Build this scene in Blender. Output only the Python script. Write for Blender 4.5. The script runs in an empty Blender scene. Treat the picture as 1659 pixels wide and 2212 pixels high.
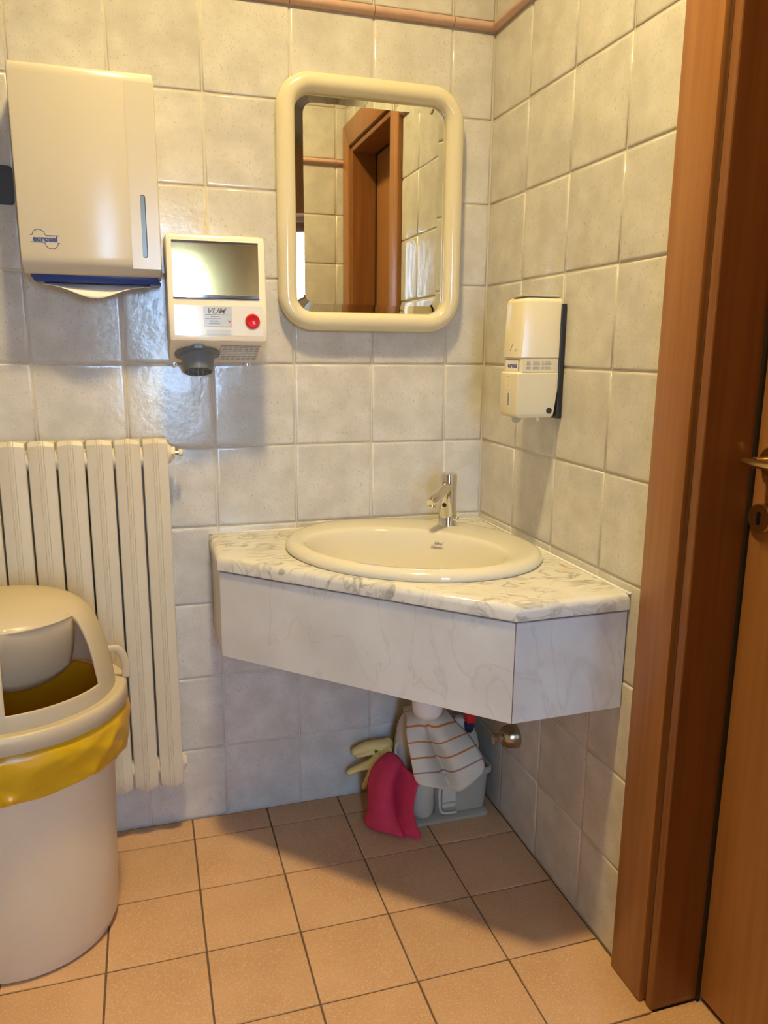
import bpy, bmesh, math, random
from mathutils import Vector, Matrix, Euler
random.seed(7)
PI = math.pi
scene = bpy.context.scene
COL = scene.collection

# ------------------------------------------------------------------ camera
cam_d = bpy.data.cameras.new('camera'); cam = bpy.data.objects.new('camera', cam_d); COL.objects.link(cam)
cam_d.sensor_fit = 'HORIZONTAL'; cam_d.sensor_width = 36.0
cam_d.lens = 1676.449 / 1659.0 * 36.0
cam_d.clip_start = 0.02
pan, tilt, roll = 0.29886, -0.20449, 0.00832
fw = Vector((math.sin(pan)*math.cos(tilt), math.cos(pan)*math.cos(tilt), math.sin(tilt)))
rt = Vector((math.cos(pan), -math.sin(pan), 0)); up = rt.cross(fw)
ca, sa = math.cos(roll), math.sin(roll)
ax_x = rt*ca + up*sa; ax_y = up*ca - rt*sa; ax_z = -fw
M = Matrix.Identity(4)
for i in range(3):
    M[i][0], M[i][1], M[i][2] = ax_x[i], ax_y[i], ax_z[i]
M[0][3], M[1][3], M[2][3] = -0.87253, -1.93592, 1.23329
cam.matrix_world = M
scene.camera = cam

# ------------------------------------------------------------------ light
world = bpy.data.worlds.new('overcast_sky'); scene.world = world; world.use_nodes = True
bg = world.node_tree.nodes['Background']
wt = world.node_tree
w_tc = wt.nodes.new('ShaderNodeTexCoord'); w_sp = wt.nodes.new('ShaderNodeSeparateXYZ'); w_rp = wt.nodes.new('ShaderNodeValToRGB'); w_mr = wt.nodes.new('ShaderNodeMapRange')
w_mr.inputs['From Min'].default_value = -1.0; w_mr.inputs['From Max'].default_value = 1.0
w_rp.color_ramp.elements[0].position = 0.43; w_rp.color_ramp.elements[0].color = (0.12, 0.12, 0.11, 1)     # street level
w_rp.color_ramp.elements[1].position = 0.50; w_rp.color_ramp.elements[1].color = (0.40, 0.64, 1.0, 1)       # open sky
wt.links.new(w_tc.outputs['Generated'], w_sp.inputs[0]); wt.links.new(w_sp.outputs['Z'], w_mr.inputs['Value'])
wt.links.new(w_mr.outputs['Result'], w_rp.inputs['Fac']); wt.links.new(w_rp.outputs['Color'], bg.inputs[0])
bg.inputs[1].default_value = 50.0
WIN_X0, WIN_X1, WIN_Z0, WIN_Z1, REAR_Y = -0.88, -0.49, 0.62, 2.02, -3.20
pl = bpy.data.lights.new('window_portal', 'AREA'); pl.shape = 'RECTANGLE'
pl.size, pl.size_y = WIN_X1-WIN_X0, WIN_Z1-WIN_Z0
po = bpy.data.objects.new('window_portal', pl); COL.objects.link(po)
po.location = ((WIN_X0+WIN_X1)/2, REAR_Y-0.11, (WIN_Z0+WIN_Z1)/2); po.rotation_euler = (PI/2, 0, PI)
pl.cycles.is_portal = True
LAMP = Vector((-0.68, -0.885, 2.86)); LAMP_STRENGTH = 490.0; LAMP_COLOR = (1.0, 0.775, 0.355)
vs = scene.view_settings
vs.view_transform = 'Standard'; vs.look = 'None'; vs.gamma = 1.0; vs.use_curve_mapping = False
vs.exposure = 0.10

# ------------------------------------------------------------------ materials
def new_mat(name):
    m = bpy.data.materials.new(name); m.use_nodes = True
    nt = m.node_tree
    return m, nt, nt.nodes['Principled BSDF']
def N(nt, t, **kw):
    n = nt.nodes.new(t)
    for k, v in kw.items(): setattr(n, k, v)
    return n
def mat(name, col, rough=0.5, metal=0.0, var=0.06, scale=40.0, bump=0.0, bscale=200.0, coat=0.0, trans=0.0, spec=None, sss=0.0):
    m, nt, p = new_mat(name)
    p.inputs['Roughness'].default_value = rough; p.inputs['Metallic'].default_value = metal
    if coat: p.inputs['Coat Weight'].default_value = coat; p.inputs['Coat Roughness'].default_value = 0.08
    if trans: p.inputs['Transmission Weight'].default_value = trans
    if spec is not None: p.inputs['Specular IOR Level'].default_value = spec
    if sss:
        p.inputs['Subsurface Weight'].default_value = sss; p.inputs['Subsurface Radius'].default_value = (0.01, 0.008, 0.004)
    tc = N(nt, 'ShaderNodeTexCoord'); nz = N(nt, 'ShaderNodeTexNoise')
    nz.inputs['Scale'].default_value = scale; nz.inputs['Detail'].default_value = 5
    nt.links.new(tc.outputs['Object'], nz.inputs['Vector'])
    mx = N(nt, 'ShaderNodeMix', data_type='RGBA')
    mx.inputs['A'].default_value = (*[c*(1-var) for c in col], 1); mx.inputs['B'].default_value = (*[min(1, c*(1+var)) for c in col], 1)
    nt.links.new(nz.outputs['Fac'], mx.inputs['Factor']); nt.links.new(mx.outputs['Result'], p.inputs['Base Color'])
    if bump:
        n2 = N(nt, 'ShaderNodeTexNoise'); n2.inputs['Scale'].default_value = bscale; n2.inputs['Detail'].default_value = 3
        nt.links.new(tc.outputs['Object'], n2.inputs['Vector'])
        b = N(nt, 'ShaderNodeBump'); b.inputs['Strength'].default_value = bump; b.inputs['Distance'].default_value = 0.002
        nt.links.new(n2.outputs['Fac'], b.inputs['Height']); nt.links.new(b.outputs['Normal'], p.inputs['Normal'])
    return m
def ramp(nt, pts):
    r = N(nt, 'ShaderNodeValToRGB'); e = r.color_ramp.elements
    while len(e) < len(pts): e.new(0.5)
    for i, (pos, c) in enumerate(pts): e[i].position = pos; e[i].color = (*c, 1)
    return r
def tile_mat(name, base, cloud, speck, rough, bump1, bump2, s_cloud, s_speck, rnd, speck_lo=0.60, speck_hi=0.72, s_b1=18, s_b2=90, stretch=(1, 1, 1)):
    m, nt, p = new_mat(name)
    tc = N(nt, 'ShaderNodeTexCoord'); oi = N(nt, 'ShaderNodeObjectInfo')
    vm = N(nt, 'ShaderNodeVectorMath', operation='SCALE'); vm.inputs[0].default_value = (7.3, 3.1, 5.7)
    nt.links.new(oi.outputs['Random'], vm.inputs['Scale'])
    ad = N(nt, 'ShaderNodeVectorMath', operation='ADD')
    nt.links.new(tc.outputs['Object'], ad.inputs[0]); nt.links.new(vm.outputs['Vector'], ad.inputs[1])
    st = N(nt, 'ShaderNodeVectorMath', operation='MULTIPLY'); st.inputs[1].default_value = stretch
    nt.links.new(ad.outputs[0], st.inputs[0])
    def noise(sc, det, src=ad):
        n = N(nt, 'ShaderNodeTexNoise'); n.inputs['Scale'].default_value = sc; n.inputs['Detail'].default_value = det
        nt.links.new(src.outputs[0], n.inputs['Vector']); return n
    n1 = noise(s_cloud, 6); n2 = noise(s_speck, 2, st)
    r1 = ramp(nt, [(0.33, cloud), (0.66, base)]); nt.links.new(n1.outputs['Fac'], r1.inputs['Fac'])
    r2 = ramp(nt, [(speck_lo, (0, 0, 0)), (speck_hi, (1, 1, 1))]); nt.links.new(n2.outputs['Fac'], r2.inputs['Fac'])
    mx = N(nt, 'ShaderNodeMix', data_type='RGBA'); mx.inputs['B'].default_value = (*speck, 1)
    nt.links.new(r2.outputs['Color'], mx.inputs['Factor']); nt.links.new(r1.outputs['Color'], mx.inputs['A'])
    hv = N(nt, 'ShaderNodeHueSaturation'); nt.links.new(mx.outputs['Result'], hv.inputs['Color'])
    mr = N(nt, 'ShaderNodeMapRange'); mr.inputs['To Min'].default_value = 1-rnd; mr.inputs['To Max'].default_value = 1+rnd
    nt.links.new(oi.outputs['Random'], mr.inputs['Value']); nt.links.new(mr.outputs['Result'], hv.inputs['Value'])
    nt.links.new(hv.outputs['Color'], p.inputs['Base Color'])
    p.inputs['Roughness'].default_value = rough
    a = noise(s_b1, 2); b = noise(s_b2, 3)
    b1 = N(nt, 'ShaderNodeBump'); b1.inputs['Strength'].default_value = bump1; b1.inputs['Distance'].default_value = 0.004
    b2 = N(nt, 'ShaderNodeBump'); b2.inputs['Strength'].default_value = bump2; b2.inputs['Distance'].default_value = 0.001
    nt.links.new(a.outputs['Fac'], b1.inputs['Height']); nt.links.new(b.outputs['Fac'], b2.inputs['Height'])
    nt.links.new(b1.outputs['Normal'], b2.inputs['Normal']); nt.links.new(b2.outputs['Normal'], p.inputs['Normal'])
    return m
def marble_mat(name, base, vein, sc, lo, hi, stretch, rough, stain=None):
    m, nt, p = new_mat(name)
    tc = N(nt, 'ShaderNodeTexCoord'); st = N(nt, 'ShaderNodeVectorMath', operation='MULTIPLY'); st.inputs[1].default_value = stretch
    nt.links.new(tc.outputs['Object'], st.inputs[0])
    n1 = N(nt, 'ShaderNodeTexNoise'); n1.inputs['Scale'].default_value = sc; n1.inputs['Detail'].default_value = 7; n1.inputs['Distortion'].default_value = 1.2
    nt.links.new(st.outputs[0], n1.inputs['Vector'])
    s = N(nt, 'ShaderNodeMath', operation='SUBTRACT'); s.inputs[1].default_value = 0.5
    a = N(nt, 'ShaderNodeMath', operation='ABSOLUTE')
    nt.links.new(n1.outputs['Fac'], s.inputs[0]); nt.links.new(s.outputs[0], a.inputs[0])
    r = ramp(nt, [(lo, (1, 1, 1)), (hi, (0, 0, 0))]); nt.links.new(a.outputs[0], r.inputs['Fac'])
    n2 = N(nt, 'ShaderNodeTexNoise'); n2.inputs['Scale'].default_value = sc*0.7; n2.inputs['Detail'].default_value = 3
    nt.links.new(st.outputs[0], n2.inputs['Vector'])
    r2 = ramp(nt, [(0.38, (0.05, 0.05, 0.05)), (0.62, (1, 1, 1))]); nt.links.new(n2.outputs['Fac'], r2.inputs['Fac'])
    mu = N(nt, 'ShaderNodeMath', operation='MULTIPLY'); nt.links.new(r.outputs['Color'], mu.inputs[0]); nt.links.new(r2.outputs['Color'], mu.inputs[1])
    mx = N(nt, 'ShaderNodeMix', data_type='RGBA'); mx.inputs['A'].default_value = (*base, 1); mx.inputs['B'].default_value = (*vein, 1)
    nt.links.new(mu.outputs[0], mx.inputs['Factor'])
    n3 = N(nt, 'ShaderNodeTexNoise'); n3.inputs['Scale'].default_value = 9; n3.inputs['Detail'].default_value = 4
    nt.links.new(tc.outputs['Object'], n3.inputs['Vector'])
    mx2 = N(nt, 'ShaderNodeMix', data_type='RGBA', blend_type='MULTIPLY'); mx2.inputs['Factor'].default_value = 1
    r3 = ramp(nt, [(0.3, (0.86, 0.86, 0.86)), (0.7, (1, 1, 1))]); nt.links.new(n3.outputs['Fac'], r3.inputs['Fac'])
    nt.links.new(mx.outputs['Result'], mx2.inputs['A']); nt.links.new(r3.outputs['Color'], mx2.inputs['B'])
    if stain:
        sv = N(nt, 'ShaderNodeVectorMath', operation='SUBTRACT'); sv.inputs[1].default_value = stain; nt.links.new(tc.outputs['Object'], sv.inputs[0])
        sm_ = N(nt, 'ShaderNodeVectorMath', operation='MULTIPLY'); sm_.inputs[1].default_value = (75, 20, 0); nt.links.new(sv.outputs[0], sm_.inputs[0])
        ln = N(nt, 'ShaderNodeVectorMath', operation='LENGTH'); nt.links.new(sm_.outputs[0], ln.inputs[0])
        ad = N(nt, 'ShaderNodeMath', operation='ADD'); nt.links.new(ln.outputs['Value'], ad.inputs[0]); nt.links.new(n1.outputs['Fac'], ad.inputs[1])
        rs = ramp(nt, [(0.45, (0.85, 0.85, 0.85)), (1.0, (0, 0, 0))]); nt.links.new(ad.outputs[0], rs.inputs['Fac'])
        mx3 = N(nt, 'ShaderNodeMix', data_type='RGBA'); mx3.inputs['B'].default_value = (0.55, 0.25, 0.06, 1)
        nt.links.new(rs.outputs['Color'], mx3.inputs['Factor']); nt.links.new(mx2.outputs['Result'], mx3.inputs['A']); mx2 = mx3
    nt.links.new(mx2.outputs['Result'], p.inputs['Base Color']); p.inputs['Roughness'].default_value = rough
    return m
def smudge_marble():
    m, nt, p = new_mat('grey_white_marble')
    tc = N(nt, 'ShaderNodeTexCoord')
    def noise(sc, det, st, dist=0.0):
        v = N(nt, 'ShaderNodeVectorMath', operation='MULTIPLY'); v.inputs[1].default_value = st
        nt.links.new(tc.outputs['Object'], v.inputs[0])
        n = N(nt, 'ShaderNodeTexNoise'); n.inputs['Scale'].default_value = sc; n.inputs['Detail'].default_value = det; n.inputs['Distortion'].default_value = dist
        nt.links.new(v.outputs[0], n.inputs['Vector']); return n
    a = noise(7, 5, (1, 1, 1)); ra = ramp(nt, [(0.3, (0.61, 0.585, 0.535)), (0.65, (0.71, 0.69, 0.645))]); nt.links.new(a.outputs['Fac'], ra.inputs['Fac'])
    b = noise(26, 4, (1, 1, 0.75), 0.6); rb = ramp(nt, [(0.64, (0, 0, 0)), (0.76, (1, 1, 1))]); nt.links.new(b.outputs['Fac'], rb.inputs['Fac'])
    c = noise(5, 2, (1, 1, 1)); rc = ramp(nt, [(0.45, (0, 0, 0)), (0.65, (0.75, 0.75, 0.75))]); nt.links.new(c.outputs['Fac'], rc.inputs['Fac'])
    mu = N(nt, 'ShaderNodeMath', operation='MULTIPLY'); nt.links.new(rb.outputs['Color'], mu.inputs[0]); nt.links.new(rc.outputs['Color'], mu.inputs[1])
    m1 = N(nt, 'ShaderNodeMix', data_type='RGBA'); m1.inputs['B'].default_value = (0.40, 0.37, 0.33, 1)
    nt.links.new(mu.outputs[0], m1.inputs['Factor']); nt.links.new(ra.outputs['Color'], m1.inputs['A'])
    d = noise(4.5, 6, (1.5, 1.5, 0.7), 0.9); sb = N(nt, 'ShaderNodeMath', operation='SUBTRACT'); sb.inputs[1].default_value = 0.5; ab = N(nt, 'ShaderNodeMath', operation='ABSOLUTE')
    nt.links.new(d.outputs['Fac'], sb.inputs[0]); nt.links.new(sb.outputs[0], ab.inputs[0])
    rd = ramp(nt, [(0.0, (0.30, 0.30, 0.30)), (0.016, (0, 0, 0))]); nt.links.new(ab.outputs[0], rd.inputs['Fac'])
    m2 = N(nt, 'ShaderNodeMix', data_type='RGBA'); m2.inputs['B'].default_value = (0.46, 0.43, 0.38, 1)
    nt.links.new(rd.outputs['Color'], m2.inputs['Factor']); nt.links.new(m1.outputs['Result'], m2.inputs['A'])
    nt.links.new(m2.outputs['Result'], p.inputs['Base Color']); p.inputs['Roughness'].default_value = 0.2
    return m
def wood_mat(name, c1, c2, rough=0.35, stretch=(60, 60, 2.2)):
    m, nt, p = new_mat(name)
    tc = N(nt, 'ShaderNodeTexCoord'); st = N(nt, 'ShaderNodeVectorMath', operation='MULTIPLY'); st.inputs[1].default_value = stretch
    nt.links.new(tc.outputs['Object'], st.inputs[0])
    n1 = N(nt, 'ShaderNodeTexNoise'); n1.inputs['Scale'].default_value = 1.0; n1.inputs['Detail'].default_value = 6; n1.inputs['Distortion'].default_value = 0.4
    nt.links.new(st.outputs[0], n1.inputs['Vector'])
    r = ramp(nt, [(0.3, c1), (0.7, c2)]); nt.links.new(n1.outputs['Fac'], r.inputs['Fac'])
    nt.links.new(r.outputs['Color'], p.inputs['Base Color']); p.inputs['Roughness'].default_value = rough
    b = N(nt, 'ShaderNodeBump'); b.inputs['Strength'].default_value = 0.08; b.inputs['Distance'].default_value = 0.0006
    nt.links.new(n1.outputs['Fac'], b.inputs['Height']); nt.links.new(b.outputs['Normal'], p.inputs['Normal'])
    return m
MT = {}
MT['wall_tile'] = tile_mat('beige_wall_tile', (0.68, 0.65, 0.59), (0.565, 0.535, 0.475), (0.44, 0.41, 0.35), 0.15, 0.30, 0.34, 15, 290, 0.03, 0.59, 0.79, 14, 90, (1, 0.5, 1))
MT['grout'] = mat('wall_grout', (0.62, 0.56, 0.46), 0.9, bump=0.3)
MT['floor_tile'] = tile_mat('terracotta_floor_tile', (0.62, 0.365, 0.195), (0.55, 0.315, 0.16), (0.71, 0.45, 0.26), 0.60, 0.12, 0.9, 7, 260, 0.05, 0.50, 0.75, 40, 330)
MT['floor_grout'] = mat('floor_grout', (0.13, 0.085, 0.05), 0.95, bump=0.3)
MT['pink_trim'] = mat('pink_glazed_trim', (0.60, 0.385, 0.29), 0.22, var=0.15, scale=60)
MT['paint'] = mat('cream_paint', (0.55, 0.50, 0.42), 0.8, var=0.03, scale=8)
MT['ceiling'] = mat('white_ceiling_paint', (0.70, 0.66, 0.60), 0.9, var=0.02, scale=8)
MT['wood'] = wood_mat('cherry_wood', (0.29, 0.115, 0.034), (0.38, 0.165, 0.052), 0.34)
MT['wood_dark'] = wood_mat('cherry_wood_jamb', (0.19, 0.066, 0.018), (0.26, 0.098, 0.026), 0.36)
MT['gasket'] = mat('dark_rubber_and_gap_shade', (0.018, 0.012, 0.008), 0.7)  # door rubber; the same dark also paints shade in the door and slab gaps
MT['brass'] = mat('satin_brass', (0.62, 0.44, 0.20), 0.28, 1.0, scale=100)
MT['black'] = mat('black_plastic', (0.02, 0.02, 0.02), 0.35)
MT['void'] = mat('keyhole_dark', (0.004, 0.003, 0.003), 0.9)
MT['cream_gloss'] = mat('cream_gloss_plastic', (0.74, 0.66, 0.45), 0.16, var=0.02, scale=6, coat=0.3)
MT['mirror'] = mat('silvered_glass', (0.86, 0.87, 0.82), 0.015, 1.0, var=0.0)
MT['enamel'] = mat('cream_enamel_steel', (0.68, 0.62, 0.49), 0.22, var=0.02, scale=5)
MT['blue'] = mat('blue_plastic', (0.03, 0.07, 0.28), 0.3)
MT['logo_blue'] = mat('blue_print', (0.055, 0.085, 0.30), 0.5)
MT['paper'] = mat('white_tissue_paper', (0.84, 0.80, 0.74), 0.9, var=0.03, scale=60, bump=0.15)
MT['slot_grey'] = mat('grey_blue_window', (0.20, 0.25, 0.30), 0.2)
MT['dryer'] = mat('ivory_dryer_plastic', (0.82, 0.77, 0.66), 0.16, var=0.02, scale=5)
MT['dryer_front'] = mat('white_dryer_panel', (0.80, 0.80, 0.80), 0.10, var=0.01, scale=5)
MT['foil'] = mat('gold_foil', (0.95, 0.66, 0.27), 0.11, 1.0, var=0.05, scale=25, bump=0.05, bscale=25)
MT['chrome'] = mat('chrome', (0.80, 0.80, 0.80), 0.06, 1.0, var=0.02)
MT['dull_chrome'] = mat('aged_chrome', (0.46, 0.40, 0.30), 0.25, 1.0, var=0.25, scale=50)
MT['grey_plastic'] = mat('grey_plastic', (0.17, 0.19, 0.21), 0.32)
MT['red'] = mat('red_button_plastic', (0.70, 0.025, 0.03), 0.2)
MT['label_grey'] = mat('silver_grey_label', (0.55, 0.60, 0.68), 0.15)
MT['print_grey'] = mat('grey_print', (0.25, 0.25, 0.28), 0.5)
MT['white_print'] = mat('white_label', (0.85, 0.83, 0.78), 0.35)
MT['soap_body'] = mat('ivory_soap_plastic', (0.82, 0.73, 0.50), 0.25, var=0.02, scale=5)
MT['clear_grey'] = mat('cloudy_nozzle_plastic', (0.50, 0.45, 0.33), 0.3)
MT['radiator'] = mat('cream_radiator_paint', (0.70, 0.62, 0.46), 0.42, var=0.05, scale=12, bump=0.25, bscale=160)
MT['switch'] = mat('charcoal_switch', (0.045, 0.042, 0.038), 0.4)
MT['switch2'] = mat('charcoal_rocker', (0.075, 0.07, 0.06), 0.35)
MT['marble'] = marble_mat('white_veined_marble', (0.72, 0.69, 0.62), (0.34, 0.325, 0.30), 13.0, 0.004, 0.065, (1.0, 2.0, 1.2), 0.14, (-0.022, -0.50, 0.0))
MT['marble2'] = smudge_marble()
MT['ceramic'] = mat('ivory_ceramic', (0.70, 0.65, 0.51), 0.07, var=0.01, scale=4, coat=0.5)
MT['bin'] = mat('ivory_bin_plastic', (0.74, 0.61, 0.42), 0.38, var=0.03, scale=10, sss=0.1)
MT['bin_lid'] = mat('ivory_lid_plastic', (0.76, 0.67, 0.48), 0.32, var=0.03, scale=10, sss=0.1)
def bag_material():
    m = mat('yellow_bag_film', (0.82, 0.50, 0.02), 0.24, var=0.12, scale=14, bump=0.5, bscale=22)
    nt = m.node_tree; p = nt.nodes['Principled BSDF']; out = nt.nodes['Material Output']
    tr = N(nt, 'ShaderNodeBsdfTranslucent'); tr.inputs['Color'].default_value = (0.85, 0.52, 0.02, 1)
    mx = N(nt, 'ShaderNodeMixShader'); mx.inputs['Fac'].default_value = 0.3
    nt.links.new(p.outputs[0], mx.inputs[1]); nt.links.new(tr.outputs[0], mx.inputs[2]); nt.links.new(mx.outputs[0], out.inputs['Surface'])
    return m
MT['bag'] = bag_material()
def translucent(m, col, f):
    nt = m.node_tree; p = nt.nodes['Principled BSDF']; out = nt.nodes['Material Output']
    tr = N(nt, 'ShaderNodeBsdfTranslucent'); tr.inputs['Color'].default_value = (*col, 1)
    mx = N(nt, 'ShaderNodeMixShader'); mx.inputs['Fac'].default_value = f
    nt.links.new(p.outputs[0], mx.inputs[1]); nt.links.new(tr.outputs[0], mx.inputs[2]); nt.links.new(mx.outputs[0], out.inputs['Surface'])
translucent(MT['bin_lid'], (0.80, 0.62, 0.34), 0.35)
MT['flap'] = mat('ivory_flap_plastic', (0.62, 0.50, 0.31), 0.30, var=0.03, scale=10, sss=0.1)
MT['white_plastic'] = mat('white_pvc', (0.80, 0.77, 0.72), 0.35)
MT['bucket'] = mat('grey_bucket_plastic', (0.40, 0.36, 0.28), 0.5, var=0.08, scale=90)
MT['jug'] = mat('cloudy_white_plastic', (0.60, 0.55, 0.45), 0.45, var=0.03)
MT['bottle'] = mat('off_white_bottle', (0.56, 0.50, 0.40), 0.4, var=0.03)
MT['glove'] = mat('yellow_rubber', (0.78, 0.60, 0.22), 0.5, var=0.08, scale=30, bump=0.2)
MT['pink_cloth'] = mat('pink_microfibre', (0.62, 0.035, 0.085), 0.85, var=0.22, scale=35, bump=0.5, bscale=500)
MT['dark_blue'] = mat('dark_blue_plastic', (0.012, 0.018, 0.07), 0.4)
def striped_cloth():
    m, nt, p = new_mat('striped_cotton')
    at = N(nt, 'ShaderNodeUVMap'); sx = N(nt, 'ShaderNodeSeparateXYZ'); nt.links.new(at.outputs['UV'], sx.inputs[0])
    r = ramp(nt, [(0.0, (0.70, 0.61, 0.47)), (0.06, (0.70, 0.61, 0.47))])
    r.color_ramp.interpolation = 'CONSTANT'; e = r.color_ramp.elements
    base = (0.70, 0.61, 0.47, 1); ora = (0.62, 0.20, 0.05, 1); mau = (0.38, 0.22, 0.19, 1); gre = (0.42, 0.42, 0.33, 1)
    e[1].position = 0.10; e[1].color = gre
    for pos, c in ((0.118, base), (0.30, ora), (0.322, base), (0.47, ora), (0.488, base), (0.63, ora), (0.65, base), (0.80, mau), (0.82, base)):
        x = e.new(pos); x.color = c
    nt.links.new(sx.outputs['Y'], r.inputs['Fac']); nt.links.new(r.outputs['Color'], p.inputs['Base Color'])
    p.inputs['Roughness'].default_value = 0.9
    tc = N(nt, 'ShaderNodeTexCoord'); n2 = N(nt, 'ShaderNodeTexNoise'); n2.inputs['Scale'].default_value = 600
    nt.links.new(tc.outputs['Object'], n2.inputs['Vector'])
    b = N(nt, 'ShaderNodeBump'); b.inputs['Strength'].default_value = 0.35; b.inputs['Distance'].default_value = 0.001
    nt.links.new(n2.outputs['Fac'], b.inputs['Height']); nt.links.new(b.outputs['Normal'], p.inputs['Normal'])
    return m
MT['striped'] = striped_cloth()
def emit_mat(name, col, s):
    m, nt, p = new_mat(name)
    p.inputs['Base Color'].default_value = (*col, 1); p.inputs['Emission Color'].default_value = (*col, 1); p.inputs['Emission Strength'].default_value = s
    return m
MT['lamp'] = emit_mat('warm_lamp_glass', LAMP_COLOR, LAMP_STRENGTH)
def pane_material():
    m, nt, p = new_mat('window_glass'); out = nt.nodes['Material Output']
    tr = N(nt, 'ShaderNodeBsdfTransparent'); gl = N(nt, 'ShaderNodeBsdfGlossy'); gl.inputs['Roughness'].default_value = 0.02
    mx = N(nt, 'ShaderNodeMixShader'); mx.inputs['Fac'].default_value = 0.06
    nt.links.new(tr.outputs[0], mx.inputs[1]); nt.links.new(gl.outputs[0], mx.inputs[2]); nt.links.new(mx.outputs[0], out.inputs['Surface'])
    nt.nodes.remove(p); return m
MT['pane'] = pane_material()

# ------------------------------------------------------------------ helpers
LOC = {}
def link(o, parent=None, loc=(0, 0, 0)):
    COL.objects.link(o)
    if parent: o.parent = parent; o.location = Vector(loc) - LOC[parent]
    else: o.location = loc
    LOC[o] = Vector(loc)
    return o
def tag(o, label, cat, group=None, kind=None):
    o['label'] = label
    if cat: o['category'] = cat
    if group: o['group'] = group
    if kind: o['kind'] = kind
    return o
def thing(name, loc, label, cat, group=None, kind=None):
    return tag(link(bpy.data.objects.new(name, None), None, loc), label, cat, group, kind)
def obj(name, bm, m, parent=None, smooth=False, loc=None, label=None, ang=None):
    """one mesh object from a bmesh in world coordinates"""
    if loc is None:
        if parent is not None and not bm.verts: loc = LOC[parent]
        else:
            zs = min(v.co.z for v in bm.verts); cx = sum(v.co.x for v in bm.verts)/len(bm.verts); cy = sum(v.co.y for v in bm.verts)/len(bm.verts)
            loc = (cx, cy, zs)
    loc = Vector(loc)
    for v in bm.verts: v.co -= loc
    me = bpy.data.meshes.new(name)
    bmesh.ops.recalc_face_normals(bm, faces=bm.faces[:])
    bm.to_mesh(me); bm.free()
    me.materials.append(MT[m])
    if smooth or ang:
        for p in me.polygons: p.use_smooth = True
    if ang: me.set_sharp_from_angle(angle=math.radians(ang))
    o = bpy.data.objects.new(name, me)
    link(o, parent, loc)
    if label: o['label'] = label
    return o
def B(): return bmesh.new()
def box(bm, x0, x1, y0, y1, z0, z1, bev=0.0, seg=2):
    vs_ = [bm.verts.new((x, y, z)) for x in (x0, x1) for y in (y0, y1) for z in (z0, z1)]
    f = [(0, 1, 3, 2), (4, 6, 7, 5), (0, 4, 5, 1), (2, 3, 7, 6), (0, 2, 6, 4), (1, 5, 7, 3)]
    fs = [bm.faces.new([vs_[i] for i in q]) for q in f]
    if bev:
        es = list({e for fc in fs for e in fc.edges})
        bmesh.ops.bevel(bm, geom=es, offset=bev, segments=seg, profile=0.5, affect='EDGES')
    return bm
def prism(bm, pts, ext, bev=0.0, seg=2):
    """polygon of 3-D points extruded by vector ext"""
    ext = Vector(ext)
    a = [bm.verts.new(p) for p in pts]; b = [bm.verts.new(Vector(p)+ext) for p in pts]
    n = len(pts); fs = [bm.faces.new(a), bm.faces.new(b[::-1])]
    for i in range(n): fs.append(bm.faces.new((a[i], b[i], b[(i+1) % n], a[(i+1) % n])))
    if bev:
        es = list({e for fc in fs for e in fc.edges})
        bmesh.ops.bevel(bm, geom=es, offset=bev, segments=seg, profile=0.5, affect='EDGES')
    return bm
def loft(bm, rings, closed=True, cap0=False, cap1=False):
    rv = [[bm.verts.new(p) for p in r] for r in rings]
    n = len(rings[0])
    for i in range(len(rv)-1):
        for j in range(n if closed else n-1):
            k = (j+1) % n
            bm.faces.new((rv[i][j], rv[i][k], rv[i+1][k], rv[i+1][j]))
    if cap0: bm.faces.new(rv[0][::-1])
    if cap1: bm.faces.new(rv[-1])
    return rv
def frame_of(axis):
    a = Vector(axis).normalized(); t = Vector((0, 0, 1)) if abs(a.z) < 0.9 else Vector((1, 0, 0))
    u = a.cross(t).normalized(); return u, a.cross(u).normalized(), a
def lathe(bm, prof, base=(0, 0, 0), axis=(0, 0, 1), n=32, sx=1.0, sy=1.0, cap0=True, cap1=True):
    base = Vector(base)
    if Vector(axis) == Vector((0, 0, 1)): u, v, a = Vector((1, 0, 0)), Vector((0, 1, 0)), Vector((0, 0, 1))
    else: u, v, a = frame_of(axis)
    rings = [[base + a*h + u*(max(r, 1e-4)*sx*math.cos(2*PI*k/n)) + v*(max(r, 1e-4)*sy*math.sin(2*PI*k/n)) for k in range(n)] for r, h in prof]
    return loft(bm, rings, True, cap0, cap1)
def tube(bm, pts, rad, n=12, cap=True, flat=1.0):
    pts = [Vector(p) for p in pts]; rr = rad if isinstance(rad, (list, tuple)) else [rad]*len(pts)
    rings = []; u = None
    for i, p in enumerate(pts):
        d = (pts[min(i+1, len(pts)-1)] - pts[max(i-1, 0)]).normalized()
        if u is None: u = frame_of(d)[0]
        u = (u - d*u.dot(d)).normalized(); w = d.cross(u)
        rings.append([p + u*(rr[i]*math.cos(2*PI*k/n)) + w*(rr[i]*flat*math.sin(2*PI*k/n)) for k in range(n)])
    loft(bm, rings, True, cap, cap)
    return bm
def smooth_path(pts, k=6):
    pts = [Vector(p) for p in pts]; out = []
    for i in range(len(pts)-1):
        p0 = pts[max(i-1, 0)]; p1 = pts[i]; p2 = pts[i+1]; p3 = pts[min(i+2, len(pts)-1)]
        for j in range(k):
            t = j/k
            out.append(0.5*((2*p1) + (p2-p0)*t + (2*p0-5*p1+4*p2-p3)*t*t + (3*p1-p0-3*p2+p3)*t**3))
    out.append(pts[-1]); return out
def lerp(a, b, t): return a + (b-a)*t
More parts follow.
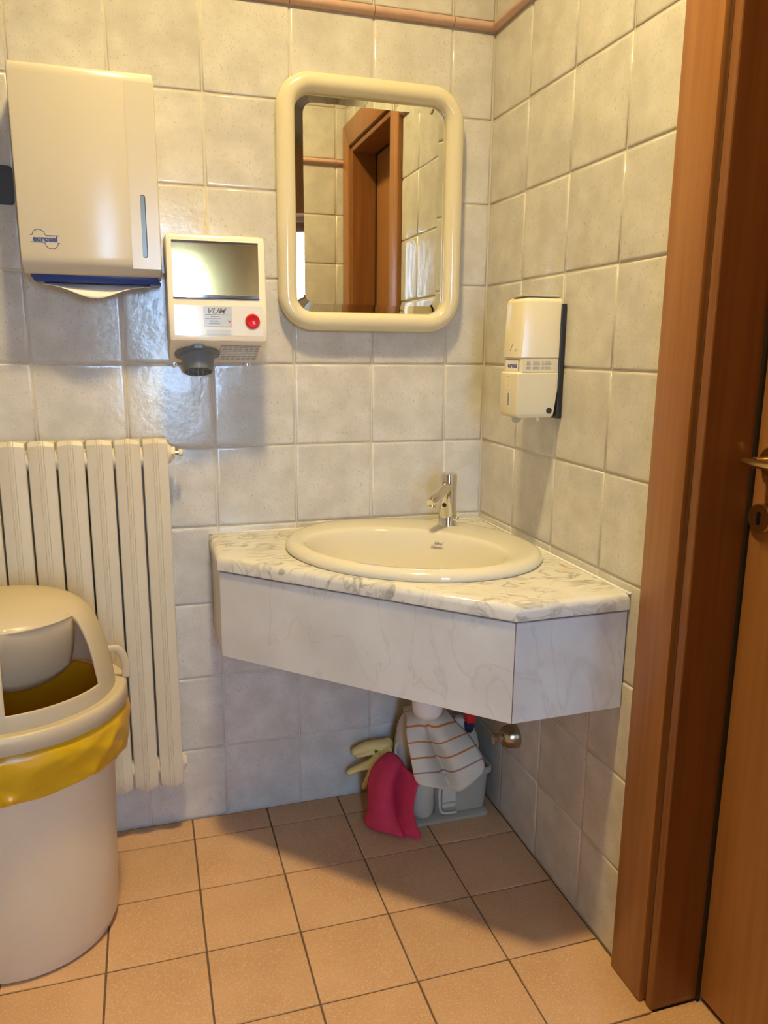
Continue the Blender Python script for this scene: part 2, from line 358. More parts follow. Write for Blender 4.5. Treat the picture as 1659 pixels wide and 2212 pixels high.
def rrect(cx, cz, hw, hh, r, n=8):
    out = []
    for (sx, sz, a0) in ((1, 1, 0), (-1, 1, PI/2), (-1, -1, PI), (1, -1, 1.5*PI)):
        for k in range(n+1):
            a = a0 + PI/2*k/n
            out.append((cx + sx*(hw-r) + r*math.cos(a), cz + sz*(hh-r) + r*math.sin(a)))
    return out
def text_bm(s, size, bold=0.0, shear=0.0, sx=1.0):
    """flat lettering centred at the origin in the local xy plane"""
    cu = bpy.data.curves.new('lettering', 'FONT'); cu.body = s; cu.size = size; cu.offset = bold; cu.shear = shear
    cu.align_x = 'CENTER'; cu.align_y = 'CENTER'; cu.resolution_u = 3; cu.extrude = 0.0002
    o = bpy.data.objects.new('lettering', cu); COL.objects.link(o)
    bpy.context.view_layer.update()
    me = bpy.data.meshes.new_from_object(o.evaluated_get(bpy.context.evaluated_depsgraph_get()))
    bm = B(); bm.from_mesh(me)
    bpy.data.objects.remove(o); bpy.data.curves.remove(cu); bpy.data.meshes.remove(me)
    for v in bm.verts: v.co.x *= sx
    return bm
def place(bm, origin, xdir, ydir):
    x = Vector(xdir).normalized(); y = Vector(ydir); y = (y - x*y.dot(x)).normalized(); z = x.cross(y); o = Vector(origin)
    for v in bm.verts: v.co = o + x*v.co.x + y*v.co.y + z*v.co.z
    return bm
def solid(o, t, off=-1):
    md = o.modifiers.new('thickness', 'SOLIDIFY'); md.thickness = t; md.offset = off; return o
def subsurf(o, lv=2):
    md = o.modifiers.new('smooth', 'SUBSURF'); md.levels = lv; md.render_levels = lv; return o

# ------------------------------------------------------------------ room shell
CEIL = 2.90; LEFT_X = -1.90; STUB_Y = -1.53; JAMB0, JAMB1, HEAD = -0.884, -1.405, 2.03
bm = box(B(), LEFT_X-0.1, 0.12, 0.0025, 0.12, -0.05, CEIL)
wall_back = tag(obj('wall_back', bm, 'grout', loc=(0, 0, 0)), 'beige tiled wall carrying the mirror and the hand dryer', 'wall', kind='structure')
bm = B()
box(bm, 0.0025, 0.12, JAMB0+0.02, 0.004, -0.05, CEIL)
box(bm, 0.0025, 0.12, STUB_Y-0.1, JAMB1-0.02, -0.05, CEIL); box(bm, 0.004, 0.12, JAMB1-0.02, JAMB0+0.02, HEAD+0.02, CEIL)
wall_right = tag(obj('wall_right', bm, 'grout', loc=(0, 0, 0)), 'beige tiled wall with the soap dispenser and brown door', 'wall', kind='structure')
bm = box(B(), -0.24, 0.12, STUB_Y-0.12, STUB_Y-0.0025, -0.05, CEIL)
wall_stub = tag(obj('wall_near', bm, 'grout', loc=(0, 0, 0)), 'short tiled wall beside the door seen only in the mirror', 'wall', kind='structure')
tag(obj('wall_left', box(B(), LEFT_X-0.1, LEFT_X, REAR_Y-0.1, 0.004, -0.05, CEIL), 'paint'), 'plain cream wall beyond the left edge of the picture', 'wall', kind='structure')
bm = B()
box(bm, LEFT_X, WIN_X0, REAR_Y-0.1, REAR_Y, -0.05, CEIL); box(bm, WIN_X1, -0.24, REAR_Y-0.1, REAR_Y, -0.05, CEIL)
box(bm, WIN_X0, WIN_X1, REAR_Y-0.1, REAR_Y, -0.05, WIN_Z0); box(bm, WIN_X0, WIN_X1, REAR_Y-0.1, REAR_Y, WIN_Z1, CEIL)
tag(obj('wall_rear', bm, 'paint'), 'cream wall with the window behind the viewer', 'wall', kind='structure')
tag(obj('wall_side', box(B(), -0.24, -0.14, REAR_Y-0.1, STUB_Y-0.12, -0.05, CEIL), 'paint'), 'cream side wall of the passage behind the viewer', 'wall', kind='structure')
tag(obj('ceiling', box(B(), LEFT_X-0.1, 0.12, REAR_Y-0.1, 0.12, CEIL, CEIL+0.1), 'ceiling'), 'white ceiling above the washroom', 'ceiling', kind='structure')
floor = tag(obj('floor', box(B(), LEFT_X-0.1, 0.16, REAR_Y-0.1, 0.12, -0.08, -0.003), 'floor_grout', loc=(0, 0, 0)), 'terracotta square tiled floor', 'floor', kind='structure')

# tiles, one object each, meshes shared by size
TC = {}
def tile_mesh(w, h, m, th, e):
    key = (round(w, 4), round(h, 4), m)
    if key in TC: return TC[key]
    rings = [(0.0, -th), (0.0003, -th*0.55), (e*0.3, -th*0.16), (e, -0.0001), (e*1.8, 0.0)]
    v = []; f = []
    for ins, z in rings:
        a, b = w/2-ins, h/2-ins
        v += [(-a, -b, z), (a, -b, z), (a, b, z), (-a, b, z)]
    for r in range(len(rings)-1):
        for k in range(4):
            f.append((r*4+k, r*4+(k+1) % 4, (r+1)*4+(k+1) % 4, (r+1)*4+k))
    q = (len(rings)-1)*4; f.append((q, q+1, q+2, q+3))
    me = bpy.data.meshes.new('tile'); me.from_pydata(v, [], f); me.materials.append(MT[m])
    for p in me.polygons: p.use_smooth = True
    TC[key] = me; return me
def tile(parent, w, h, loc, rot, m='wall_tile', th=0.005, e=0.005):
    o = bpy.data.objects.new('tile', tile_mesh(w, h, m, th, e))
    link(o, parent, loc); o.rotation_euler = rot; return o
G = 0.003
def spans(a, b, marks):
    ms = sorted([a, b] + [x for x in marks if min(a, b)+0.012 < x < max(a, b)-0.012])
    return [(ms[i]+G/2, ms[i+1]-G/2) for i in range(len(ms)-1)]
zrows = spans(0.0, 2.0, [0.2*k for k in range(1, 10)]) + spans(2.024, CEIL, [2.224, 2.424, 2.624, 2.824])
R_B, R_R, R_S = (PI/2, 0, 0), (PI/2, 0, -PI/2), (PI/2, 0, PI)
for x0, x1 in spans(-1.74, 0.0, [-(0.1115+0.2*k) for k in range(9)]):
    for z0, z1 in zrows:
        jx = random.uniform(-0.0004, 0.0004)
        tile(wall_back, x1-x0, z1-z0, ((x0+x1)/2, jx, (z0+z1)/2), R_B)
rmarks = [-(0.198+0.2*k) for k in range(9)]
for y0, y1 in spans(-0.775, 0.0, rmarks):
    for z0, z1 in zrows:
        tile(wall_right, y1-y0, z1-z0, (random.uniform(-0.0004, 0.0004), (y0+y1)/2, (z0+z1)/2), R_R)
for y0, y1 in spans(STUB_Y, -0.775, rmarks):
    for z0, z1 in spans(2.12, CEIL, [2.224, 2.424, 2.624, 2.824]):
        tile(wall_right, y1-y0, z1-z0, (0, (y0+y1)/2, (z0+z1)/2), R_R)
for x0, x1 in spans(-0.24, 0.0, [-0.045]):
    for z0, z1 in zrows:
        tile(wall_stub, x1-x0, z1-z0, ((x0+x1)/2, STUB_Y, (z0+z1)/2), R_S)
GF = 0.0035; G = GF
fx = [-(0.60738-0.199*3) - 0.199*k for k in range(0, 10)]; fy = [-0.0902-0.199*k for k in range(0, 9)]
for x0, x1 in spans(-1.62, 0.0, fx):
    for y0, y1 in spans(-1.68, 0.0, fy):
        tile(floor, x1-x0, y1-y0, ((x0+x1)/2, (y0+y1)/2, random.uniform(-0.0003, 0.0)), (0, 0, 0), 'floor_tile', 0.004, 0.0012)
for y0, y1 in spans(JAMB1, JAMB0, fy):
    tile(floor, 0.118, y1-y0, (0.0505, (y0+y1)/2, 0), (0, 0, 0), 'floor_tile', 0.004, 0.0012)
# pink half-round trim, one piece per tile
def trim(name, label, start, dirv, nrm, cuts):
    t = thing(name, start, label, 'tile trim', kind='structure')
    d = Vector(dirv); nv = Vector(nrm)
    for a, b in cuts:
        rings = []
        for s in (a+0.0008, b-0.0008):
            p = Vector(start) + d*s
            rings.append([p + nv*(0.015*math.sin(PI*k/10)-0.001) + Vector((0, 0, 0.012-0.0115*math.cos(PI*k/10))) for k in range(11)])
        bm = B(); loft(bm, rings, True, True, True); obj('trim_piece', bm, 'pink_trim', t, ang=50)
def cuts(first, total, p=0.2):
    c = [0.0, first]
    while c[-1]+p < total: c.append(c[-1]+p)
    c.append(total); return [(c[i], c[i+1]) for i in range(len(c)-1)]
trim('trim_1', 'pink rounded tile trim running high along the mirror wall', (0, 0, 2.0), (-1, 0, 0), (0, -1, 0), cuts(0.1115, 1.74))
trim('trim_2', 'pink rounded tile trim running high along the soap dispenser wall', (0, 0, 2.0), (0, -1, 0), (-1, 0, 0), cuts(0.198, 0.775))
trim('trim_3', 'pink rounded tile trim on the short wall seen in the mirror', (0, STUB_Y, 2.0), (-1, 0, 0), (0, 1, 0), cuts(0.045, 0.24))

# window behind the viewer
w = thing('window_1', ((WIN_X0+WIN_X1)/2, REAR_Y-0.05, WIN_Z0), 'brown wooden window behind the viewer, reflected in the mirror edge', 'window', kind='structure')
fr = 0.06
for nm, a in (('frame_rail', (WIN_X0, WIN_X1, WIN_Z0, WIN_Z0+fr)), ('frame_rail', (WIN_X0, WIN_X1, WIN_Z1-fr, WIN_Z1)), ('frame_stile', (WIN_X0, WIN_X0+fr, WIN_Z0+fr, WIN_Z1-fr)), ('frame_stile', (WIN_X1-fr, WIN_X1, WIN_Z0+fr, WIN_Z1-fr)), ('frame_mullion', ((WIN_X0+WIN_X1)/2-0.03, (WIN_X0+WIN_X1)/2+0.03, WIN_Z0+fr, WIN_Z1-fr))):
    obj(nm, box(B(), a[0], a[1], REAR_Y-0.08, REAR_Y-0.03, a[2], a[3], 0.004), 'wood', w)
for a, b in ((WIN_X0+fr, (WIN_X0+WIN_X1)/2-0.03), ((WIN_X0+WIN_X1)/2+0.03, WIN_X1-fr)):
    obj('pane', box(B(), a, b, REAR_Y-0.058, REAR_Y-0.054, WIN_Z0+fr, WIN_Z1-fr), 'pane', w)
obj('shutter_box', box(B(), WIN_X0-0.08, WIN_X1+0.08, REAR_Y, REAR_Y+0.16, WIN_Z1+0.02, WIN_Z1+0.40, 0.006), 'wood', w)

# ------------------------------------------------------------------ ceiling lamp
L = thing('ceiling_lamp', (LAMP.x, LAMP.y, LAMP.z), 'warm glowing round lamp flush on the ceiling above the frame', 'lamp')
bm = B(); lathe(bm, [(0.0001, 0.012), (0.060, 0.0135), (0.090, 0.017), (0.1005, 0.022)], LAMP, (0, 0, 1), 40, 1, 1, True, False)
obj('diffuser', bm, 'lamp', L, smooth=True)
bm = B(); lathe(bm, [(0.1015, 0.030), (0.1035, -0.048), (0.108, -0.052), (0.114, -0.050), (0.122, 0.0), (0.126, 0.0395), (0.1015, 0.0395), (0.1015, 0.030)], LAMP, (0, 0, 1), 40, 1, 1, False, False); obj('added_cutoff_rim', bm, 'grey_plastic', L, ang=40)  # deep unseen rim, added to cut the lamp's light high on the walls

# ------------------------------------------------------------------ door
D = thing('door_1', (0.05, (JAMB0+JAMB1)/2, 0), 'brown wooden door deep in its frame on the right', 'door', kind='structure')
leaf = obj('door_leaf', box(B(), 0.100, 0.14, JAMB1+0.004, JAMB0-0.004, 0.012, HEAD-0.004, 0.002), 'wood', D, loc=(0.1, -1.14, 0.012))
obj('painted_gap_shade', box(B(), 0.112, 0.14, JAMB1, JAMB0, -0.003, 0.010), 'gasket', D)  # dark block painting in the shade of the gap under the leaf
for y in (JAMB0, JAMB1):
    s = -1 if y == JAMB0 else 1
    obj('gasket', box(B(), 0.094, 0.100, min(y, y+s*0.006), max(y, y+s*0.006), 0.0, HEAD), 'gasket', D)
obj('gasket', box(B(), 0.094, 0.100, JAMB1, JAMB0, HEAD-0.006, HEAD), 'gasket', D)
# jambs (deep boards) and architraves
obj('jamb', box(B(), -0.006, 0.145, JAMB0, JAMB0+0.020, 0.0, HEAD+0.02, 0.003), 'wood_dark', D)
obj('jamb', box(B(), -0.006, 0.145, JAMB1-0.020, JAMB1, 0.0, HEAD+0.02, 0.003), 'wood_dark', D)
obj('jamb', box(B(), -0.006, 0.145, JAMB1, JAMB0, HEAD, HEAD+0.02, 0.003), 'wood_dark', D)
def arch(pts):  # polygon in y,z on the wall face
    return prism(B(), [(-0.016, y, z) for y, z in pts], (0.018, 0, 0), 0.004, 2)
A0, A1 = JAMB0+0.026, -0.7615; C0, C1 = JAMB1-0.026, STUB_Y+0.004; H0, H1 = HEAD+0.026, HEAD+0.122
obj('architrave', arch([(A0, 0.0), (A1, 0.0), (A1, H1), (A0, H0)]), 'wood', D, ang=40)
obj('architrave', arch([(C1, 0.0), (C0, 0.0), (C0, H0), (C1, H1)]), 'wood', D, ang=40)
obj('architrave', arch([(C0, H0), (A0, H0), (A1, H1), (C1, H1)]), 'wood', D, ang=40)
# lever handle and keyhole plate
bm = B(); lathe(bm, [(0.0255, 0), (0.0255, 0.005), (0.023, 0.0085), (0.014, 0.0095)], (0.100, -0.926, 1.062), (-1, 0, 0), 28); obj('handle_rose', bm, 'brass', leaf, ang=35)
bm = B(); tube(bm, [(0.092, -0.924, 1.062), (0.062, -0.924, 1.062)], 0.009, 14); obj('handle_neck', bm, 'brass', leaf, ang=40)
bm = B()
tube(bm, smooth_path([(0.054, -0.910, 1.063), (0.052, -0.925, 1.063), (0.050, -0.960, 1.063), (0.050, -1.00, 1.063), (0.054, -1.035, 1.062)], 5), [0.004, 0.0075, 0.0085, 0.009]+[0.009]*15+[0.0085, 0.006], 14, True, 0.75)
obj('handle_lever', bm, 'brass', leaf, ang=60)
kp = B(); lathe(kp, [(0.0255, 0), (0.0255, 0.004), (0.0235, 0.007), (0.0001, 0.0075)], (0.100, -0.914, 0.966), (-1, 0, 0), 28); kp = obj('keyhole_plate', kp, 'brass', leaf, ang=35)
bm = prism(B(), [(0.0922, -0.914+y, 0.966+z) for y, z in rrect(0, 0, 0.0042, 0.0115, 0.004, 5)], (0.0002, 0, 0)); obj('keyhole', bm, 'void', leaf)

# ------------------------------------------------------------------ mirror
mx0, mz0, mhw, mhh = -0.3195, 1.570, 0.2325, 0.2895
Mr = thing('wall_mirror', (mx0, -0.02, mz0-mhh), 'mirror in a thick cream rounded frame on the tiled wall', 'mirror')
path = rrect(mx0, mz0, mhw-0.0225, mhh-0.0225, 0.062, 10)
bm = B(); rings = []
n = len(path)
for i in range(n):
    p = Vector((path[i][0], 0, path[i][1])); d = Vector((path[(i+1) % n][0]-path[i-1][0], 0, path[(i+1) % n][1]-path[i-1][1])).normalized()
    o_ = Vector((d.z, 0, -d.x))
    rings.append([p + o_*(0.0225*math.cos(2*PI*k/20)) + Vector((0, -0.0225-0.0215*math.sin(2*PI*k/20), 0)) for k in range(20)])
loft(bm, rings + [rings[0]], True); bmesh.ops.remove_doubles(bm, verts=bm.verts[:], dist=1e-6)
obj('frame', bm, 'cream_gloss', Mr, smooth=True)
bm = B()
go = rrect(mx0, mz0, mhw-0.036, mhh-0.036, 0.047, 10); gi = rrect(mx0, mz0, mhw-0.036-0.0285, mhh-0.036-0.0285, 0.025, 10)
rv = loft(bm, [[(x, -0.0185, z) for x, z in go], [(x, -0.0218, z) for x, z in gi]], True, False, True)
obj('glass', bm, 'mirror', Mr)
bm = prism(B(), [(x, -0.004, z) for x, z in rrect(mx0, mz0, mhw-0.035, mhh-0.035, 0.047, 8)], (0, -0.012, 0)); obj('backing_board', bm, 'white_plastic', Mr)

# ------------------------------------------------------------------ paper towel dispenser
P = thing('paper_towel_dispenser', (-0.96, -0.06, 1.37), 'large cream wall cabinet for paper towels with blue tray', 'dispenser')
prof = [(0.001, 1.792), (-0.104, 1.792), (-0.112, 1.789), (-0.1165, 1.781), (-0.1175, 1.77), (-0.1175, 1.425), (-0.1165, 1.412), (-0.112, 1.400), (-0.104, 1.391), (-0.094, 1.386), (-0.001, 1.386)]
prof = [(min(y, -0.001), z) for y, z in prof]
bm = B(); xs = [(-1.100, 0.004), (-1.0985, 0.0012), (-1.096, 0.0), (-0.824, 0.0), (-0.8215, 0.0012), (-0.820, 0.004)]
cy, cz = -0.06, 1.58
rings = []
for x, ins in xs:
    rings.append([(x, y + (ins if y < -0.05 else 0), z - (ins if z > cz else -ins)) for y, z in prof])
loft(bm, rings, True, True, True)
cab = obj('cabinet', bm, 'enamel', P, ang=30)
obj('film_strip', box(B(), -0.880, -0.8225, -0.1182, -0.1172, 1.402, 1.772), 'enamel', P)
bm = prism(B(), [(x, -0.1187, z) for x, z in rrect(-0.8537, 1.489, 0.0042, 0.0625, 0.004, 5)], (0, 0.0006, 0)); obj('level_window', bm, 'slot_grey', P)
bm = prism(B(), [(x, -0.1184, z) for x, z in rrect(-0.8530, 1.489, 0.0052, 0.0640, 0.005, 5)], (0, 0.0004, 0)); obj('window_edge', bm, 'black', P)
bm = prism(B(), [(-1.088, -0.096, 1.3865), (-1.088, -0.02, 1.3865), (-1.080, -0.02, 1.372), (-1.080, -0.090, 1.372)], (0.258, 0, 0), 0.002); obj('tray', bm, 'blue', P, ang=40)
lx, lz, ly = -1.0510, 1.4545, -0.1179
bm = text_bm('eurosei', 0.0155, 0.0007, 0, 1.02); place(bm, (lx+0.0005, ly, lz), (1, 0, 0), (0, 0, 1)); obj('lettering', bm, 'logo_blue', P)
def ribbon(bm, pts, w, y0, y1):
    pts = [Vector(p) for p in pts]
    for i in range(len(pts)-1):
        a, b = pts[i], pts[i+1]; d = (b-a).normalized(); nn = Vector((-d.y, d.x))*w/2
        q = [a+nn-d*w*0.2, b+nn+d*w*0.2, b-nn+d*w*0.2, a-nn-d*w*0.2]
        prism(bm, [(v.x, y0, v.y) for v in q], (0, y1-y0, 0))
def arc(cx, cz, r, a0, a1, n=12): return [(cx+r*math.cos(math.radians(lerp(a0, a1, k/n))), cz+r*math.sin(math.radians(lerp(a0, a1, k/n)))) for k in range(n+1)]
bm = B()
top = [(lx-0.0280, lz+0.0075), (lx-0.0240, lz+0.0075)] + arc(lx-0.0115, lz+0.0065, 0.0125, 172, 10) + [(lx+0.003, lz+0.0072), (lx+0.0275, lz+0.0072)]
bot = [(lx-0.0275, lz-0.0065), (lx-0.001, lz-0.0065)] + arc(lx+0.0125, lz-0.0065, 0.0125, 185, 350) + [(lx+0.0248, lz-0.0065)]
ribbon(bm, top, 0.0011, ly-0.0002, ly+0.0003); ribbon(bm, bot, 0.0011, ly-0.0002, ly+0.0003); ribbon(bm, [(lx+0.0255, lz-0.0075), (lx+0.0285, lz-0.0075)], 0.0011, ly-0.0002, ly+0.0003)
obj('logo_lines', bm, 'logo_blue', P)
# the paper sheet peeking out
bm = B(); rings = []
for i in range(25):
    t = i/24; x = lerp(-1.064, -0.846, t); dip = math.exp(-((t-0.47)/0.27)**2)
    zl = 1.3685 - 0.028*dip - 0.002*t; yb = -0.088 - 0.012*dip
    row = []
    for j in range(7):
        s = j/6; row.append((x, lerp(-0.060, yb, s) - 0.006*math.sin(PI*s)*dip + 0.002*math.sin(9*t+3*s), lerp(1.374, zl, s)))
    rings.append(row)
loft(bm, rings, False); o = tag(obj('paper_towel', bm, 'paper', smooth=True), 'white folded paper towel hanging out under the blue tray', 'paper towel'); solid(o, 0.0006)

# ------------------------------------------------------------------ hand dryer
H = thing('hand_dryer', (-0.705, -0.06, 1.20), 'cream hand dryer with gold front panel and red button', 'hand dryer')
prof = [(-0.001, 1.488), (-0.104, 1.481), (-0.114, 1.478), (-0.119, 1.470), (-0.124, 1.340), (-0.1295, 1.330), (-0.1345, 1.262), (-0.133, 1.253), (-0.127, 1.248), (-0.001, 1.203)]
bm = B(); rings = []
yc, zc = -0.06, 1.345
for x, k in ((-0.811, 0.945), (-0.8095, 0.975), (-0.806, 0.993), (-0.800, 1.0), (-0.608, 1.0), (-0.602, 0.993), (-0.5985, 0.975), (-0.597, 0.945)):
    rings.append([(x, y if y > -0.01 else yc+(y-yc)*k, zc+(z-zc)*k) for y, z in prof])
loft(bm, rings, True, True, True); obj('housing', bm, 'dryer', H, ang=32)
def onface(z, off=0.0):  # y of the upper front face
    return lerp(-0.119, -0.124, (1.470-z)/0.130) - off
def panel(x0, x1, z0, z1, off, th, m, nm, par, f=None):
    f = f or onface
    bm = prism(B(), [(x0, f(z0, off), z0), (x1, f(z0, off), z0), (x1, f(z1, off), z1), (x0, f(z1, off), z1)], (0, th, 0)); return obj(nm, bm, m, par)
panel(-0.799, -0.6125, 1.352, 1.460, 0.0012, 0.001, 'foil', 'foil_panel', H)
panel(-0.799, -0.6125, 1.461, 1.4655, 0.0022, 0.002, 'chrome', 'trim_strip', H)
panel(-0.799, -0.6125, 1.3455, 1.3510, 0.0022, 0.002, 'chrome', 'trim_strip', H)
panel(-0.7995, -0.612, 1.3435, 1.3452, 0.0016, 0.0015, 'dark_blue', 'trim_edge', H)
low = lambda z, off=0.0: lerp(-0.1295, -0.1345, (1.330-z)/0.068) - off
panel(-0.800, -0.606, 1.264, 1.329, 0.0006, 0.0006, 'dryer_front', 'lower_panel', H, low)
lb = panel(-0.737, -0.6755, 1.284, 1.327, 0.0014, 0.0008, 'label_grey', 'label_plate', H, low)
bm = text_bm('VUM', 0.017, 0.0004, 0.35, 1.15); place(bm, (-0.711, low(1.3165, 0.0016), 1.3165), (1, 0, 0), (0, 0, 1)); obj('lettering', bm, 'print_grey', lb)
bm = text_bm('PUSH', 0.0055, 0.0, 0, 1.6); place(bm, (-0.713, low(1.2945, 0.0016), 1.2945), (1, 0, 0), (0, 0, 1)); obj('lettering', bm, 'print_grey', lb)
bm = B()
for z, x0, x1 in ((1.309, -0.733, -0.680), (1.305, -0.722, -0.703), (1.3005, -0.733, -0.700), (1.2895, -0.726, -0.702)): box(bm, x0, x1, low(z, 0.0017), low(z, 0.0013), z-0.0006, z+0.0006)
obj('fine_print', bm, 'print_grey', lb)
zz = 1.2945; bm = prism(B(), [(-0.6835, low(zz, 0.0017), zz-0.004), (-0.6785, low(zz, 0.0017), zz), (-0.6835, low(zz, 0.0017), zz+0.004)], (0, 0.0003, 0)); obj('arrow_mark', bm, 'red', lb)
panel(-0.7315, -0.678, 1.266, 1.277, 0.0010, 0.0004, 'label_grey', 'worn_sticker', H, low)
bm = B(); lathe(bm, [(0.0165, 0), (0.0165, 0.003), (0.0155, 0.005), (0.013, 0.0062), (0.008, 0.0045), (0.0001, 0.004)], (-0.6300, low(1.2965, 0.0), 1.2965), (0, -1, -0.07), 32); obj('button', bm, 'red', H, ang=35)
bm = B(); lathe(bm, [(0.0185, 0), (0.0185, 0.0016), (0.017, 0.002)], (-0.6300, low(1.2965, 0.0), 1.2965), (0, -1, -0.07), 32); obj('button_ring', bm, 'white_plastic', H, ang=35)
# nozzle on the slanted underside
un = Vector((0, -0.336, -0.942))
nb = Vector((-0.7495, -0.066, 1.2245))
bm = B(); lathe(bm, [(0.030, -0.001), (0.050, 0.001), (0.0505, 0.004), (0.044, 0.0055), (0.0375, 0.007), (0.036, 0.02), (0.0335, 0.041), (0.0325, 0.044), (0.0300, 0.044), (0.0300, 0.034), (0.0001, 0.033)], nb, un, 36); nz = obj('nozzle', bm, 'grey_plastic', H, ang=40)
bm = B(); u, v, a = frame_of(un)
for k in range(-2, 3):
    hw = math.sqrt(max(0.030**2-(k*0.011)**2, 0)); c = nb + a*0.041
    for d1, d2 in ((u, v), (v, u)):
        p0 = c + d2*(k*0.011) - d1*hw; p1 = c + d2*(k*0.011) + d1*hw; tube(bm, [p0, p1], 0.0012, 4)
obj('nozzle_grid', bm, 'grey_plastic', nz)
obj('nozzle_tab', box(B(), -0.7600, -0.7400, -0.124, -0.112, 1.236, 1.2455, 0.001), 'grey_plastic', H)
# intake grille
g0 = Vector((-0.698, -0.112, 1.2425)); ud = Vector((0, 0.942, -0.336)); xd = Vector((1, 0, 0)); dn = un
bm = prism(B(), [g0+dn*0.0006, g0+xd*0.088+dn*0.0006, g0+xd*0.088+ud*0.092+dn*0.0006, g0+ud*0.092+dn*0.0006], dn*0.0004); gr = obj('grille_recess', bm, 'grey_plastic', H)
bm = B()
for k in range(9):
    p = g0 + ud*(0.0115*k) + dn*0.0015; prism(bm, [p, p+xd*0.088, p+xd*0.088+ud*0.0058, p+ud*0.0058], dn*0.001)
for k in range(8):
    p = g0 + xd*(0.0122*k) + dn*0.0017; prism(bm, [p, p+xd*0.0022, p+xd*0.0022+ud*0.097, p+ud*0.097], dn*0.001)
obj('grille', bm, 'dryer_front', H)
for x in (-0.800, -0.6265):
    bm = B(); lathe(bm, [(0.0075, 0), (0.0075, 0.002), (0.0060, 0.003), (0.0045, 0.003)], (x, -0.0005, 1.1985), (0, -1, 0), 18); sw = obj('washer', bm, 'white_plastic', H, ang=35)
    bm = B(); lathe(bm, [(0.0040, 0), (0.0040, 0.003), (0.0028, 0.0048), (0.0001, 0.005)], (x, -0.003, 1.1985), (0, -1, 0), 14); obj('screw', bm, 'chrome', sw, ang=35)

# ------------------------------------------------------------------ light switch
S = thing('light_switch', (-1.177, -0.005, 1.537), 'charcoal light switch plate at the left edge beside the towel cabinet', 'switch')
obj('plate', prism(B(), [(x, -0.0005, z) for x, z in rrect(-1.177, 1.5745, 0.060, 0.039, 0.007, 5)], (0, -0.0095, 0), 0.003), 'switch', S, ang=35)
for k in range(3):
    x = -1.2085 + 0.0235*k; obj('rocker', box(B(), x-0.0112, x+0.0112+0.006*(k == 2), -0.0135, -0.008, 1.5515, 1.5975, 0.0015), 'switch2', S)

# ------------------------------------------------------------------ soap dispenser
Q = thing('soap_dispenser', (-0.06, -0.385, 1.09), 'ivory soap dispenser on a black back plate', 'dispenser')
def sect(z, xb, xs_, xn, y0=-0.415, y1=-0.328, c=0.007, ins=0.0):
    y0 += ins; y1 -= ins; xs_ += ins; xn += ins
    return [(xb, y0, z), (xs_, y0, z), (lerp(xs_, xn, 0.6), y0+c*0.3, z), (xn, y0+c, z), (xn, y1-c, z), (lerp(xs_, xn, 0.6), y1-c*0.3, z), (xs_, y1, z), (xb, y1, z)]
bm = B(); loft(bm, [sect(1.2205, -0.012, -0.1000, -0.1045, ins=0.002), sect(1.2225, -0.012, -0.1000, -0.1045), sect(1.336, -0.012, -0.0955, -0.1000), sect(1.343, -0.012, -0.0950, -0.0995, ins=0.0015), sect(1.347, -0.012, -0.0945, -0.0990, ins=0.006)], True, True, True)
obj('top_cover', bm, 'soap_body', Q, ang=40)
bm = B(); loft(bm, [sect(1.191, -0.010, -0.0985, -0.1025, ins=0.001), sect(1.2206, -0.010, -0.0985, -0.1025, ins=0.001)], True, True, True)
band = obj('label_band', bm, 'soap_body', Q, ang=40)
bm = B(); loft(bm, [sect(1.094, -0.024, -0.1030, -0.1070, ins=0.005), sect(1.0985, -0.020, -0.1045, -0.1085, ins=0.001), sect(1.104, -0.019, -0.1050, -0.1090), sect(1.188, -0.008, -0.1050, -0.1090), sect(1.1915, -0.008, -0.1050, -0.1090, ins=0.003)], True, True, True)
obj('bottom_cover', bm, 'soap_body', Q, ang=40)
obj('back_plate', box(B(), -0.0125, -0.0015, -0.419, -0.322, 1.092, 1.335, 0.001), 'black', Q)
obj('hinge_bar', box(B(), -0.098, -0.015, -0.412, -0.355, 1.3478, 1.3515, 0.001), 'clear_grey', Q)
bm = B(); lathe(bm, [(0.0068, 0.0), (0.0068, 0.001), (0.0055, 0.0015), (0.0001, 0.0012)], (-0.0300, -0.4147, 1.1090), (0, -1, 0), 20); obj('lock_plug', bm, 'black', Q, ang=40)
obj('level_slot', box(B(), -0.1096, -0.1080, -0.3790, -0.3725, 1.119, 1.146), 'slot_grey', Q)
obj('slot_edge', box(B(), -0.1093, -0.1080, -0.3810, -0.3715, 1.1165, 1.1475), 'white_print', Q)
obj('label', box(B(), -0.1021, -0.1010, -0.4050, -0.3420, 1.1935, 1.2175), 'white_print', Q)
bm = text_bm('eurosei', 0.0150, 0.0003, 0, 0.98); place(bm, (-0.1023, -0.3750, 1.2050), (0, -1, 0), (0, 0, 1)); obj('lettering', bm, 'logo_blue', Q)
bm = box(B(), -0.1023, -0.1015, -0.4050, -0.3420, 1.2160, 1.2174); box(bm, -0.1023, -0.1015, -0.4050, -0.4037, 1.1945, 1.2174); obj('label_border', bm, 'logo_blue', Q)
bm = B()
for c0, c1 in ((-0.088, -0.076), (-0.073, -0.056), (-0.052, -0.046), (-0.044, -0.029)):
    for k in range(6):
        z = 1.2135-0.0030*k; box(bm, c0, lerp(c0, c1, random.uniform(0.7, 1)), -0.4144, -0.4130, z-0.0004, z+0.0004)
obj('fine_print', bm, 'print_grey', Q)
bm = B()
tube(bm, [(-0.1042, -0.366, 1.236), (-0.1036, -0.377, 1.252)], 0.0006, 4); tube(bm, [(-0.1040, -0.385, 1.236), (-0.1039, -0.395, 1.2385)], 0.0004, 4); tube(bm, [(-0.1040, -0.388, 1.232), (-0.1039, -0.397, 1.241)], 0.0004, 4); obj('arrow_mark', bm, 'print_grey', Q)
bm = B()
